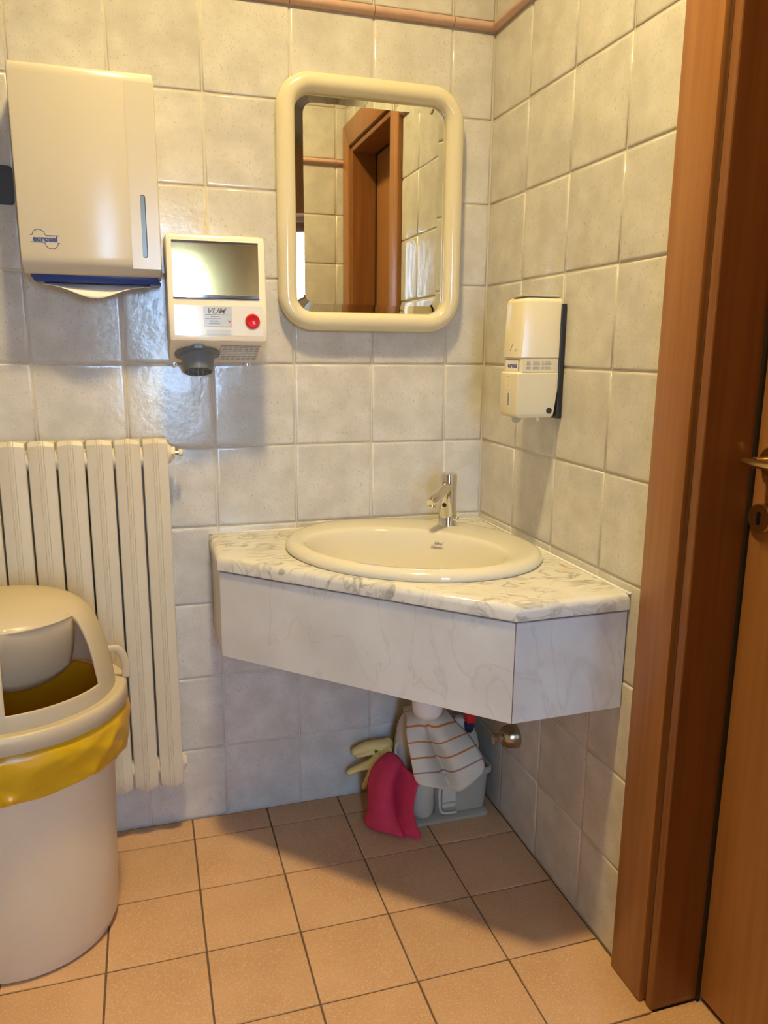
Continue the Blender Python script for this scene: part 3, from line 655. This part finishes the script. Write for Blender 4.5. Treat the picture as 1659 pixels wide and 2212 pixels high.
for a in (((-0.3735, 1.1550), (-0.3935, 1.1550)), ((-0.3935, 1.1550), (-0.3935, 1.182)), ((-0.3935, 1.182), (-0.3735, 1.182)), ((-0.3735, 1.182), (-0.3735, 1.155)), ((-0.389, 1.176), (-0.380, 1.176)), ((-0.383, 1.176), (-0.383, 1.168)), ((-0.378, 1.160), (-0.388, 1.165))):
    tube(bm, [(-0.1091, a[0][0]+0.012, a[0][1]), (-0.1091, a[1][0]+0.012, a[1][1])], 0.0006, 4)
obj('hand_pictogram', bm, 'soap_body', Q)
bm = B(); lathe(bm, [(0.0105, 0.012), (0.0105, 0.004), (0.0085, 0.0), (0.004, -0.003)], (-0.094, -0.388, 1.084), (0, 0, 1), 18); obj('spout', bm, 'clear_grey', Q, ang=35)
bm = B(); lathe(bm, [(0.003, 0.012), (0.003, 0.0), (0.002, -0.001)], (-0.048, -0.40, 1.086), (0, 0, 1), 12); obj('fixing_pin', bm, 'white_plastic', Q, ang=35)

# ------------------------------------------------------------------ radiator
RX1, RZ0, RZ1, PITCH = -0.8255, 0.152, 1.026, 0.0610
R = thing('radiator', (-1.07, -0.05, 0.15), 'tall cream column radiator with flat upright sections', 'radiator')
def section_bm():
    half = [(-0.0282, -0.020), (-0.0282, -0.070), (-0.0262, -0.0725), (-0.0065, -0.0765), (-0.0055, -0.0750), (-0.0042, -0.0768), (-0.0012, -0.0772), (-0.0003, -0.0758)]
    pts = half + [(-x, y) for x, y in half[::-1]]
    def top(x, k): return RZ1 + 0.0065*(1-abs(x)/0.028)*k
    rings = []
    for (z, ins, pk) in ((RZ0+0.0, 0.004, -1.5), (RZ0+0.010, 0.0, -1.2), (RZ0+0.03, 0.0, 0), (RZ1-0.03, 0.0, 0), (RZ1-0.008, 0.0, 0.6), (RZ1, 0.006, 1.0)):
        r = []
        for x, y in pts:
            zz = z + 0.0065*(1-abs(x)/0.028)*pk
            r.append((x*(1-ins*4), y + (ins if y < -0.05 else 0), zz))
        rings.append(r)
    bm = B(); loft(bm, rings, True, True, True); return bm
first = None
for k in range(9):
    cx = RX1 - 0.0282 - PITCH*k
    if first is None:
        bm = section_bm()
        for v in bm.verts: v.co.x += cx
        first = obj('section', bm, 'radiator', R, ang=28, loc=(cx, -0.05, RZ0))
    else:
        o = first.copy(); COL.objects.link(o); o.parent = R; o.location = Vector((cx, -0.05, RZ0)) - LOC[R]; LOC[o] = Vector((cx, -0.05, RZ0))
for z in (0.985, 0.20):
    for k in range(8):
        x = RX1 - 0.0564 - PITCH*k - 0.0025
        bm = B(); lathe(bm, [(0.024, -0.0045), (0.024, 0.0045)], (x, -0.048, z), (1, 0, 0), 16); obj('joint', bm, 'radiator', R, ang=40)
bm = B(); lathe(bm, [(0.024, 0.0), (0.024, 0.003), (0.022, 0.004), (0.022, 0.006), (0.020, 0.008)], (RX1-0.0005, -0.048, 0.992), (1, 0, 0), 24); pg = obj('end_plug', bm, 'radiator', R, ang=35)
bm = B(); lathe(bm, [(0.0165, 0.006), (0.0165, 0.0155), (0.015, 0.017)], (RX1, -0.048, 0.994), (1, 0, 0), 6); obj('hex_nut', bm, 'radiator', R)
bm = B(); lathe(bm, [(0.005, 0.016), (0.005, 0.026)], (RX1, -0.048, 0.994), (1, 0, 0), 12); obj('bleed_stem', bm, 'dull_chrome', R, ang=35)
bm = B(); lathe(bm, [(0.0075, 0.0245), (0.0085, 0.0255), (0.0085, 0.0335), (0.0075, 0.0345)], (RX1, -0.048, 0.994), (1, 0, 0), 16); obj('bleed_knob', bm, 'radiator', R, ang=35)
bm = B(); lathe(bm, [(0.022, 0.0), (0.022, 0.003), (0.0195, 0.0045), (0.0195, 0.006)], (RX1-0.0005, -0.048, 0.20), (1, 0, 0), 24); obj('end_plug', bm, 'radiator', R, ang=35)
bm = B(); lathe(bm, [(0.0150, 0.005), (0.0150, 0.0095), (0.013, 0.0105)], (RX1, -0.048, 0.20), (1, 0, 0), 8); obj('hex_nut', bm, 'radiator', R)
for z in (0.93, 0.26):
    obj('wall_bracket', box(B(), -1.06, -1.04, -0.03, -0.0005, z, z+0.02, 0.002), 'radiator', R)

# ------------------------------------------------------------------ marble vanity
V = thing('marble_vanity', (-0.30, -0.30, 0.546), 'white veined marble corner vanity fixed between the two walls', 'vanity')
OUT = [(-0.0012, -0.0012), (-0.735, -0.0012), (-0.735, -0.230), (-0.243, -0.720), (-0.0012, -0.715)]
def inset(poly, d):
    out = []; n = len(poly)
    for i in range(n):
        p0, p1, p2 = Vector(poly[i-1]), Vector(poly[i]), Vector(poly[(i+1) % n])
        e1 = (p1-p0).normalized(); e2 = (p2-p1).normalized()
        wall1 = (i-1) % n in (0, 4); wall2 = i in (0, 4)
        d1 = 0 if wall1 else d; d2 = 0 if wall2 else d
        n1 = Vector((-e1.y, e1.x)); n2 = Vector((-e2.y, e2.x))
        a = p0+n1*d1; b = p1+n2*d2
        den = e1.x*e2.y-e1.y*e2.x
        t = ((b.x-a.x)*e2.y-(b.y-a.y)*e2.x)/den
        out.append(tuple(a+e1*t))
    return out
OC = (-0.298, -0.282); IC = (-0.331, -0.325)
def ell(c, a, b, z, n=72):
    s = 2**-0.5; out = []
    for k in range(n):
        t = 2*PI*k/n; p, q = a*math.cos(t), b*math.sin(t)
        out.append((c[0]+(p+q)*s, c[1]+(q-p)*s, z))
    return out
ZT, ZB = 0.781, 0.749
bm = B()
rings = [[(x, y, ZB) for x, y in inset(OUT, 0.002)], [(x, y, ZB+0.002) for x, y in OUT], [(x, y, ZT-0.015) for x, y in OUT], [(x, y, ZT-0.009) for x, y in inset(OUT, 0.0015)], [(x, y, ZT-0.0045) for x, y in inset(OUT, 0.0045)], [(x, y, ZT-0.0013) for x, y in inset(OUT, 0.009)], [(x, y, ZT) for x, y in inset(OUT, 0.015)]]
rv = loft(bm, rings, True)
hole = [[bm.verts.new(p) for p in ell(OC, 0.285, 0.230, z)] for z in (ZB, ZT)]
nh = len(hole[0])
for j in range(nh): bm.faces.new((hole[0][j], hole[0][(j+1) % nh], hole[1][(j+1) % nh], hole[1][j]))
bm.edges.ensure_lookup_table()
def loop_edges(vsl): return [bm.edges.get((vsl[i], vsl[(i+1) % len(vsl)])) for i in range(len(vsl))]
for a, b in ((rv[0], hole[0]), (rv[-1], hole[1])):
    bmesh.ops.triangle_fill(bm, edges=loop_edges(a)+loop_edges(b), use_beauty=True)
obj('countertop', bm, 'marble', V, ang=40, loc=(0, 0, ZB))
PZ0, PZ1 = 0.546, 0.7455
ain = inset(OUT, 0.004); aib = inset(OUT, 0.024)
for i in (1, 2, 3):
    a, b, c, d = ain[i], ain[(i+1) % 5], aib[(i+1) % 5], aib[i]
    ee = (Vector(b)-Vector(a)).normalized()*0.0006
    pts = [(a[0]+ee.x, a[1]+ee.y, PZ0), (b[0]-ee.x, b[1]-ee.y, PZ0), (c[0]-ee.x, c[1]-ee.y, PZ0), (d[0]+ee.x, d[1]+ee.y, PZ0)]
    obj('front_panel' if i == 2 else 'side_panel', prism(B(), pts, (0, 0, PZ1-PZ0), 0.0012, 1), 'marble2', V, loc=(0, 0, PZ0))
i_ = inset(OUT, 0.016)
bm = prism(B(), [(x, y, PZ1-0.001) for x, y in (i_[1], i_[2], i_[3], i_[4])][0:2]+[(aib[2][0], aib[2][1], PZ1-0.001), (aib[1][0], aib[1][1], PZ1-0.001)], (0, 0, 0.004)); obj('gap_shade_strip', bm, 'gasket', V)  # dark strips set back in the open gap below the slab, painting its shade
bm = prism(B(), [(i_[2][0], i_[2][1], PZ1-0.001), (i_[3][0], i_[3][1], PZ1-0.001), (aib[3][0], aib[3][1], PZ1-0.001), (aib[2][0], aib[2][1], PZ1-0.001)], (0, 0, 0.004)); obj('gap_shade_strip', bm, 'gasket', V)
bm = prism(B(), [(i_[3][0], i_[3][1], PZ1-0.001), (i_[4][0], i_[4][1], PZ1-0.001), (aib[4][0], aib[4][1], PZ1-0.001), (aib[3][0], aib[3][1], PZ1-0.001)], (0, 0, 0.004)); obj('gap_shade_strip', bm, 'gasket', V)
# sealant bead along the walls
bm = B(); tube(bm, [(-0.735, -0.001, ZT+0.0005), (-0.002, -0.001, ZT+0.0005), (-0.001, -0.002, ZT+0.0005), (-0.001, -0.715, ZT+0.0005)], 0.0028, 8); obj('sealant_bead', bm, 'white_plastic', V, smooth=True)

# ------------------------------------------------------------------ washbasin
def mixc(t): return (lerp(OC[0], IC[0], t), lerp(OC[1], IC[1], t))
bm = B()
rr = [(OC, .298, .243, .7805), (OC, .304, .249, .7815), (OC, .306, .251, .787), (OC, .304, .249, .793), (OC, .299, .244, .799), (OC, .291, .236, .8028), (OC, .281, .226, .8040), (mixc(.45), .264, .202, .8040), (mixc(.9), .246, .178, .8030), (IC, .240, .171, .8010), (IC, .235, .166, .7960), (IC, .230, .161, .786), (IC, .219, .152, .760), (IC, .196, .134, .722), (IC, .155, .107, .690), (IC, .10, .072, .673), (IC, .05, .04, .667), (IC, .022, .022, .664)]
loft(bm, [ell(*r) for r in rr], True, False, True)
Wb = tag(obj('washbasin', bm, 'ceramic', smooth=True, loc=(-0.33, -0.32, 0.664)), 'ivory oval washbasin set into the marble countertop', 'washbasin')
bm = B(); lathe(bm, [(0.0001, 0.0), (0.020, 0.0), (0.024, 0.002), (0.024, 0.004), (0.018, 0.0045), (0.0001, 0.003)], (IC[0], IC[1], 0.6645), (0, 0, 1), 24); obj('drain', bm, 'chrome', Wb, ang=35)
def put_text(s, size, org, xd_, yd_, m, nm, par, bold=0.0, shear=0.0, sx=1.0):
    bm = text_bm(s, size, bold, shear, sx); place(bm, org, xd_, yd_); return obj(nm, bm, m, par)
dg = Vector((2**-0.5, 2**-0.5, 0)); tg = Vector((2**-0.5, -2**-0.5, 0))
base = Vector((IC[0], IC[1], 0)) + dg*0.1555 + tg*0.018 + Vector((0, 0, 0.7715)); yd_ = (dg*0.009+Vector((0, 0, 0.026))).normalized(); nn = tg.cross(yd_)
put_text('Ideal', 0.0125, base + yd_*0.006 + nn*0.0012, tg, yd_, 'print_grey', 'lettering', Wb, 0.0, 0.4)
put_text('Standard', 0.0110, base - yd_*0.004 + nn*0.0012, tg, yd_, 'print_grey', 'lettering', Wb, 0.0, 0.4)

# ------------------------------------------------------------------ faucet
F0 = Vector((-0.154, -0.149, 0.8040))
Fa = thing('faucet', F0, 'chrome sensor faucet standing on the rim of the washbasin', 'faucet')
sd = (-dg); sr = tg
bm = B(); lathe(bm, [(0.0232, 0.0), (0.0232, 0.002), (0.0222, 0.004), (0.0218, 0.03), (0.0216, 0.10), (0.0218, 0.126), (0.0205, 0.1305), (0.016, 0.1325), (0.0001, 0.133)], F0, (0, 0, 1), 40); obj('body', bm, 'chrome', Fa, ang=40)
p0 = F0 + sd*0.005 + Vector((0, 0, 0.101)); p1 = F0 + sd*0.075 + Vector((0, 0, 0.083)); p2 = F0 + sd*0.100 + Vector((0, 0, 0.0765)); p3 = F0 + sd*0.108 + Vector((0, 0, 0.0745))
bm = B(); tube(bm, [p0, p0.lerp(p1, .5), p1, p2, p3], [0.0160, 0.0150, 0.0138, 0.0125, 0.0085], 20, True); obj('spout', bm, 'chrome', Fa, ang=40)
bm = B(); pa = F0 + sd*0.0945 + Vector((0, 0, 0.076)); lathe(bm, [(0.0095, 0.0), (0.0105, 0.006), (0.0105, 0.016), (0.009, 0.0172), (0.008, 0.0155), (0.0001, 0.015)], pa, sd*0.25+Vector((0, 0, -1)), 24); obj('aerator', bm, 'chrome', Fa, ang=35)
bm = B(); lathe(bm, [(0.0058, 0), (0.0058, 0.0012), (0.0045, 0.0016), (0.0001, 0.0018)], F0+sd*0.0210+Vector((0, 0, 0.054)), sd, 18); obj('sensor_eye', bm, 'black', Fa, ang=35)
ks = (sr*0.97 + sd*0.24).normalized(); kb = F0 + ks*0.0205 + Vector((0, 0, 0.020))
bm = B(); lathe(bm, [(0.0062, 0), (0.0062, 0.011), (0.0052, 0.0125), (0.0001, 0.013)], kb, ks, 20); kn = obj('mixing_knob', bm, 'chrome', Fa, ang=35)
bm = B(); q0 = kb + ks*0.008; tube(bm, [q0+Vector((0, 0, 0.004)), q0+ks*0.004+Vector((0, 0, 0.022))], 0.0016, 10); obj('mixing_pin', bm, 'chrome', Fa, ang=40)

# ------------------------------------------------------------------ waste trap and wall fittings
T0 = Vector((-0.2535, -0.300, 0.360))
T = thing('bottle_trap', T0, 'white plastic bottle trap hanging under the vanity', 'trap')
bm = B(); lathe(bm, [(0.0001, 0.0), (0.016, 0.0015), (0.028, 0.008), (0.036, 0.020), (0.0385, 0.036), (0.0385, 0.066), (0.041, 0.067), (0.041, 0.082), (0.030, 0.086), (0.022, 0.10)], T0, (0, 0, 1), 32); obj('cup', bm, 'white_plastic', T, ang=40)
bm = B(); tube(bm, smooth_path([(T0.x, T0.y, 0.455), (T0.x, T0.y, 0.60), (IC[0], IC[1], 0.636), (IC[0], IC[1], 0.655)], 6), 0.017, 16); obj('down_pipe', bm, 'white_plastic', T, smooth=True)
bm = B(); tube(bm, [(T0.x+0.03, T0.y, 0.455), (T0.x+0.12, T0.y+0.03, 0.457), (-0.002, T0.y+0.06, 0.46)], 0.016, 16); obj('outlet_pipe', bm, 'white_plastic', T, smooth=True)
def wall_valve(y, z, label, s=1.0):
    t = thing('angle_valve', (-0.03, y, z-0.03), label, 'valve', 'wall fittings under the vanity')
    bm = B(); lathe(bm, [(0.0315*s, 0.0), (0.0320*s, 0.004), (0.0310*s, 0.014), (0.0275*s, 0.028), (0.021*s, 0.038), (0.015*s, 0.041)], (-0.001, y, z), (-1, 0, 0), 28); obj('escutcheon', bm, 'dull_chrome', t, ang=40)
    bm = B(); lathe(bm, [(0.0125*s, 0.038), (0.0125*s, 0.050), (0.0105*s, 0.052), (0.0105*s, 0.056), (0.0135*s, 0.057), (0.0135*s, 0.064), (0.010*s, 0.066)], (-0.001, y, z), (-1, 0, 0), 20); obj('knob', bm, 'dull_chrome', t, ang=35)
wall_valve(-0.277, 0.266, 'aged round chrome valve low on the right wall, nearer the door')
wall_valve(-0.175, 0.292, 'aged chrome valve half hidden behind the marble panel', 0.9)

# ------------------------------------------------------------------ waste bin
BC = Vector((-1.172, -0.303, 0.0)); SY = 0.92
def bpt(az, r, z): return Vector((BC.x + r*math.cos(az), BC.y + SY*r*math.sin(az), z))
Bn = thing('waste_bin', BC, 'round ivory plastic waste bin with a domed flap lid', 'waste bin')
bm = B(); lathe(bm, [(0.0001, 0.0005), (0.174, 0.0005), (0.1775, 0.003), (0.1785, 0.0225), (0.1800, 0.0245), (0.1868, 0.0265), (0.1885, 0.032), (0.1925, 0.16), (0.1975, 0.30), (0.2045, 0.50), (0.2045, 0.525), (0.2015, 0.525), (0.195, 0.32), (0.184, 0.03), (0.0001, 0.012)], BC, (0, 0, 1), 72, 1, SY); obj('body', bm, 'bin', Bn, ang=40)
lid = B(); lathe(lid, [(0.206, 0.546), (0.212, 0.5465), (0.222, 0.5455), (0.2265, 0.5475), (0.2315, 0.5440), (0.2340, 0.536), (0.2345, 0.513), (0.2325, 0.511), (0.2300, 0.513), (0.2290, 0.535), (0.206, 0.541)], BC, (0, 0, 1), 90, 1, SY, False, False); lid = obj('lid_rim', lid, 'bin_lid', Bn, smooth=True)
PR = [(.2110, .545), (.2100, .556), (.2085, .568), (.2075, .578), (.2040, .600), (.1985, .630), (.1910, .660), (.1800, .690), (.1700, .708), (.1600, .719), (.148, .728), (.128, .7375), (.100, .7445), (.06, .7495), (.025, .751), (.001, .7512)]
A_0, STEP, NA = -82, 4, 90
bm = B(); vv = [[bm.verts.new(bpt(math.radians(A_0+STEP*k), r, z)) for k in range(NA)] for r, z in PR]
for i in range(len(PR)-1):
    for k in range(NA):
        if 0 <= k < 14 and 3 <= i < 9: continue
        bm.faces.new((vv[i][k], vv[i][(k+1) % NA], vv[i+1][(k+1) % NA], vv[i+1][k]))
dome = obj('dome', bm, 'bin_lid', Bn, smooth=True); solid(dome, 0.006, -1)
dome.modifiers.new('edge', 'BEVEL').width = 0.0015; dome.modifiers['edge'].limit_method = 'ANGLE'; dome.modifiers['edge'].segments = 2
# flap: the missing piece of the dome, swung inwards on its top hinge
bm = B(); hz = bpt(math.radians(-54), .158, .716); axis = Vector((-math.sin(math.radians(-54)), math.cos(math.radians(-54)), 0))
rot = Matrix.Rotation(math.radians(38), 4, axis)
grid = []
for i in range(3, 10):
    r, z = PR[i]
    row = []
    for k in range(15):
        q = bpt(math.radians(lerp(-81, -27, k/14)), r-0.006, z-0.004)
        if i == 3: q.z += 0.02*abs(k/7-1)**2
        row.append(hz + rot @ (q-hz))
    grid.append(row)
loft(bm, grid, False); fl = obj('flap', bm, 'flap', Bn, smooth=True); solid(fl, 0.003)
bm = B(); az = math.radians(4)
tube(bm, smooth_path([bpt(az, .200, .612), bpt(az, .216, .612), bpt(az, .228, .598), bpt(az, .233, .575), bpt(az, .233, .546)], 5), 0.0040, 10, True, 2.2); obj('catch', bm, 'bin_lid', Bn, smooth=True)
# yellow liner folded over the rim
bm = B(); rings = []; NB = 160
rnd = random.Random(3)
ph = [(rnd.uniform(0, 6.28), rnd.choice((5, 7, 9, 13, 17, 23)), rnd.uniform(.2, 1)) for _ in range(8)]
def wr(a, s): return sum(w*math.sin(f*a + p + s*f*0.35) for p, f, w in ph)/4
prof = [(0.200, 0.5385), (0.2065, 0.5395), (0.2085, 0.530), (0.2240, 0.512), (0.2330, 0.497), (0.2360, 0.480), (0.2330, 0.462), (0.228, 0.442), (0.2215, 0.423), (0.214, 0.407), (0.2085, 0.396)]
def prof_at(t):
    f = t*(len(prof)-1); i = min(int(f), len(prof)-2); return tuple(lerp(prof[i][q], prof[i+1][q], f-i) for q in (0, 1))
folds = [(rnd.choice((3, 4, 5, 7, 9)), rnd.uniform(4, 16)*rnd.choice((1, 1, 1, -1)), rnd.uniform(0, 6.28), rnd.uniform(.4, 1)) for _ in range(9)]
def fold(a, t): return sum(w*(1-abs(math.sin(k*a*0.5 + m*t*0.5 + p)))**3 for k, m, p, w in folds)
NR = 26
for i in range(NR):
    t = i/(NR-1); r, z = prof_at(t); ring = []
    for k in range(NB):
        a = 2*PI*k/NB; w_ = wr(a, t*3.0)
        env = max(0, t-0.25)*(1.0 if t < 0.9 else (1-t)*8+0.2)
        rr_ = r + (0.0030*w_ - 0.004 + 0.0125*fold(a, t))*env
        ring.append(bpt(a, rr_, z - 0.010*math.sin(a*1.0+0.6)*t*t - 0.006*t*t*math.sin(3*a+1) + 0.004*w_*t))
    rings.append(ring)
rings = rings[::-1]
rings2 = []
for r, z in ((0.1985, 0.52), (0.192, 0.44), (0.186, 0.34), (0.172, 0.26), (0.12, 0.22), (0.05, 0.21), (0.003, 0.21)):
    rings2.append([bpt(2*PI*k/NB, r + 0.004*wr(2*PI*k/NB, z*9), z) for k in range(NB)])
loft(bm, rings+rings2, True)
o = tag(obj('bin_bag', bm, 'bag', smooth=True), 'yellow plastic bag lining the bin and folded over its rim', 'bag')
subsurf(o, 1)

# ------------------------------------------------------------------ cleaning things under the vanity
def rr3(x0, x1, y0, y1, z, r=0.02): return [(x, y, z) for x, y in rrect((x0+x1)/2, (y0+y1)/2, (x1-x0)/2, (y1-y0)/2, r, 5)]
bm = B(); loft(bm, [rr3(-.252, -.030, -.204, -.035, 0.0003), rr3(-.252, -.030, -.204, -.035, .008), rr3(-.248, -.034, -.200, -.039, .0105)], True, True, True); tag(obj('tray', bm, 'bucket', ang=40), 'flat grey tray on the floor under the bucket and bottle', 'tray')
Bk = thing('bucket', (-0.11, -0.12, 0.0106), 'grey plastic cleaning bucket in the corner under the vanity', 'bucket')
bm = B(); loft(bm, [rr3(-.178, -.032, -.180, -.045, .0107), rr3(-.183, -.027, -.186, -.040, .10), rr3(-.185, -.025, -.188, -.039, .115), rr3(-.190, -.019, -.195, -.034, .118), rr3(-.190, -.019, -.195, -.034, .134), rr3(-.187, -.022, -.192, -.037, .136), rr3(-.182, -.028, -.184, -.043, .130), rr3(-.176, -.036, -.176, -.05, .016)], True, True, True)
obj('tub', bm, 'bucket', Bk, ang=40)

bm = B(); tube(bm, smooth_path([(-.171, -.188, .108), (-.1725, -.189, .06), (-.168, -.190, .026), (-.150, -.190, .017), (-.122, -.190, .016)], 5), 0.004, 8); obj('bail_handle', bm, 'jug', Bk, smooth=True)
obj('pocket', box(B(), -.164, -.125, -.1895, -.178, .032, .100, 0.002), 'jug', Bk)
obj('pocket_rib', box(B(), -.163, -.126, -.1915, -.1890, .045, .049, 0.0008), 'bucket', Bk)
# small bottle in front
bm = B(); lathe(bm, [(0.0001, 0.0), (0.018, 0.0), (0.027, 0.004), (0.0315, 0.014), (0.033, 0.03), (0.033, 0.095), (0.030, 0.112), (0.020, 0.125), (0.014, 0.132), (0.014, 0.145), (0.0001, 0.146)], (-0.215, -0.166, 0.0106), (0, 0, 1), 28)
Bo = tag(obj('detergent_bottle', bm, 'bottle', ang=45), 'off-white round bottle between the pink cloth and the bucket', 'bottle')
# tall canister under the striped cloth
bm = B(); lathe(bm, [(0.0001, 0.0), (0.044, 0.0), (0.050, 0.006), (0.052, 0.05), (0.054, 0.14), (0.052, 0.19), (0.043, 0.225), (0.030, 0.247), (0.022, 0.255), (0.022, 0.268), (0.0001, 0.269)], (-0.2265, -0.087, 0.0106), (0, 0, 1), 32, 0.73, 0.80)
Ju = tag(obj('canister', bm, 'jug', ang=45), 'cloudy white canister standing under the striped cloth', 'canister')
bm = B(); tube(bm, smooth_path([(-.258, -.105, .200), (-.270, -.11, .190), (-.272, -.112, .170), (-.262, -.108, .155)], 4), 0.004, 8); obj('handle', bm, 'jug', Ju, smooth=True)
# spray bottle in the bucket
Sp = thing('spray_bottle', (-0.082, -0.105, 0.017), 'grey-white spray bottle with red head and dark blue trigger', 'spray bottle')
bm = B(); lathe(bm, [(0.0001, 0.0), (0.042, 0.0), (0.046, 0.005), (0.052, 0.10), (0.055, 0.145), (0.050, 0.175), (0.034, 0.205), (0.018, 0.222), (0.014, 0.232), (0.0001, 0.233)], (-0.083, -0.105, 0.017), (0, 0, 1), 32, 1.0, 0.8); obj('body', bm, 'jug', Sp, ang=45)
bm = box(B(), -0.079, -0.052, -0.143, -0.112, 0.2425, 0.268, 0.004); obj('spray_head', bm, 'red', Sp, ang=40)
bm = prism(B(), [(-0.081, -0.140, 0.218), (-0.078, -0.140, 0.240), (-0.066, -0.140, 0.243), (-0.056, -0.140, 0.236), (-0.057, -0.140, 0.220), (-0.067, -0.140, 0.213)], (0, 0.022, 0), 0.002); obj('collar', bm, 'dark_blue', Sp, ang=40)
bm = B(); tube(bm, smooth_path([(-0.080, -0.142, 0.222), (-0.077, -0.147, 0.208), (-0.070, -0.152, 0.194), (-0.066, -0.155, 0.184)], 4), [0.004, 0.0045, 0.005, 0.0055, 0.0062, 0.0065, 0.0068, 0.007, 0.007, 0.0068, 0.0066, 0.006, 0.005], 10, True, 0.6); obj('trigger', bm, 'dark_blue', Sp, smooth=True)
# cloths
def cloth(name, rows, m, label, th=0.003, uv=False, hang=0.0):
    bm = B(); g = [[bm.verts.new(p) for p in r] for r in rows]
    uvl = bm.loops.layers.uv.new('UVMap') if uv else None
    R_, C_ = len(g), len(g[0])
    for i in range(R_-1):
        for j in range(C_-1):
            f = bm.faces.new((g[i][j], g[i][j+1], g[i+1][j+1], g[i+1][j]))
            if uv:
                for l, (a, b) in zip(f.loops, ((i, j), (i, j+1), (i+1, j+1), (i+1, j))): l[uvl].uv = (b/(C_-1), a/(R_-1))
    o = tag(obj(name, bm, m, smooth=True), label, 'cloth'); subsurf(o, 3); solid(o, th, 0); return o
ROWS_S = [
 [(-0.246,-0.130,0.289),(-0.221,-0.150,0.301),(-0.193,-0.160,0.310),(-0.169,-0.150,0.302),(-0.130,-0.120,0.279)],
 [(-0.262,-0.160,0.262),(-0.230,-0.175,0.273),(-0.203,-0.150,0.260),(-0.161,-0.172,0.258),(-0.106,-0.136,0.246)],
 [(-0.264,-0.190,0.232),(-0.225,-0.202,0.241),(-0.186,-0.146,0.206),(-0.155,-0.202,0.232),(-0.080,-0.160,0.222)],
 [(-0.261,-0.210,0.197),(-0.225,-0.222,0.203),(-0.170,-0.150,0.168),(-0.140,-0.222,0.194),(-0.066,-0.188,0.197)],
 [(-0.258,-0.220,0.160),(-0.220,-0.237,0.169),(-0.156,-0.165,0.133),(-0.128,-0.240,0.170),(-0.058,-0.215,0.172)],
 [(-0.249,-0.225,0.138),(-0.219,-0.242,0.137),(-0.152,-0.205,0.102),(-0.122,-0.247,0.118),(-0.060,-0.230,0.145)]]
top_ = [(x+0.010*(i-2)*0.2, y+0.055, z-0.006) for i, (x, y, z) in enumerate(ROWS_S[0])]
def pleat(rows, c, d0, d1):
    out = []
    for i, rw in enumerate(rows):
        k = min(1.0, i/2.0)
        a = [lerp(rw[c-1][q], rw[c][q], 0.68) for q in (0, 1, 2)]; b = [lerp(rw[c][q], rw[c+1][q], 0.30) for q in (0, 1, 2)]
        a[1] -= d0*k; b[1] -= d1*k
        out.append(list(rw[:c]) + [tuple(a), rw[c], tuple(b)] + list(rw[c+1:]))
    return out
cloth('striped_cloth', pleat([top_]+ROWS_S, 2, 0.018, 0.026), 'striped', 'cream cloth with orange stripes draped over the canister', uv=True)
ROWS_P = [
 [(-0.284,-0.110,0.178),(-0.274,-0.130,0.183),(-0.264,-0.146,0.175),(-0.258,-0.155,0.160),(-0.247,-0.170,0.139)],
 [(-0.326,-0.110,0.160),(-0.309,-0.153,0.172),(-0.289,-0.168,0.166),(-0.280,-0.138,0.140),(-0.233,-0.208,0.148)],
 [(-0.352,-0.120,0.115),(-0.334,-0.174,0.134),(-0.307,-0.188,0.132),(-0.287,-0.138,0.116),(-0.243,-0.214,0.133)],
 [(-0.357,-0.130,0.081),(-0.346,-0.194,0.106),(-0.314,-0.204,0.102),(-0.292,-0.148,0.086),(-0.258,-0.226,0.098)],
 [(-0.356,-0.150,0.044),(-0.345,-0.205,0.060),(-0.316,-0.219,0.058),(-0.294,-0.168,0.045),(-0.267,-0.240,0.052)],
 [(-0.384,-0.165,0.010),(-0.351,-0.214,0.012),(-0.311,-0.229,0.008),(-0.284,-0.238,0.007),(-0.240,-0.268,0.0035)]]
top_ = [(x-0.006, y+0.028, z-0.02) for x, y, z in ROWS_P[0]]
cloth('pink_cloth', pleat([top_]+ROWS_P, 3, 0.020, 0.010), 'pink_cloth', 'crumpled pink cleaning cloth hanging down to the floor')
# rubber glove slumped against the wall
Gv = B()
def finger(pts, r0, r1):
    pp = smooth_path(pts, 5); n_ = len(pp)
    rad = [lerp(r0, r1, k/(n_-1)) for k in range(n_)]; rad[-1] *= 0.45; rad[-2] *= 0.85
    tube(Gv, pp, rad, 12, True, 0.72)
finger([(-0.270, -0.056, 0.172), (-0.288, -0.058, 0.172), (-0.331, -0.047, 0.168), (-0.362, -0.043, 0.157), (-0.372, -0.040, 0.146)], 0.023, 0.011)
finger([(-0.300, -0.075, 0.150), (-0.331, -0.068, 0.126), (-0.361, -0.058, 0.111), (-0.391, -0.048, 0.094)], 0.019, 0.0105)
finger([(-0.305, -0.085, 0.140), (-0.328, -0.085, 0.112), (-0.342, -0.078, 0.080), (-0.352, -0.070, 0.055)], 0.017, 0.009)
finger([(-0.296, -0.095, 0.140), (-0.312, -0.098, 0.112), (-0.322, -0.092, 0.070), (-0.326, -0.085, 0.045)], 0.016, 0.009)
finger([(-0.318, -0.060, 0.160), (-0.345, -0.056, 0.150), (-0.368, -0.056, 0.147)], 0.013, 0.009)
finger([(-0.272, -0.078, 0.158), (-0.280, -0.078, 0.155), (-0.300, -0.080, 0.142), (-0.322, -0.078, 0.128)], 0.030, 0.020)
go_ = tag(obj('rubber_glove', Gv, 'glove', smooth=True), 'yellow rubber glove slumped behind the pink cloth', 'glove')
rm = go_.modifiers.new('blend', 'REMESH'); rm.mode = 'VOXEL'; rm.voxel_size = 0.0025; rm.use_smooth_shade = True
sm = go_.modifiers.new('soften', 'SMOOTH'); sm.iterations = 4; sm.factor = 0.5
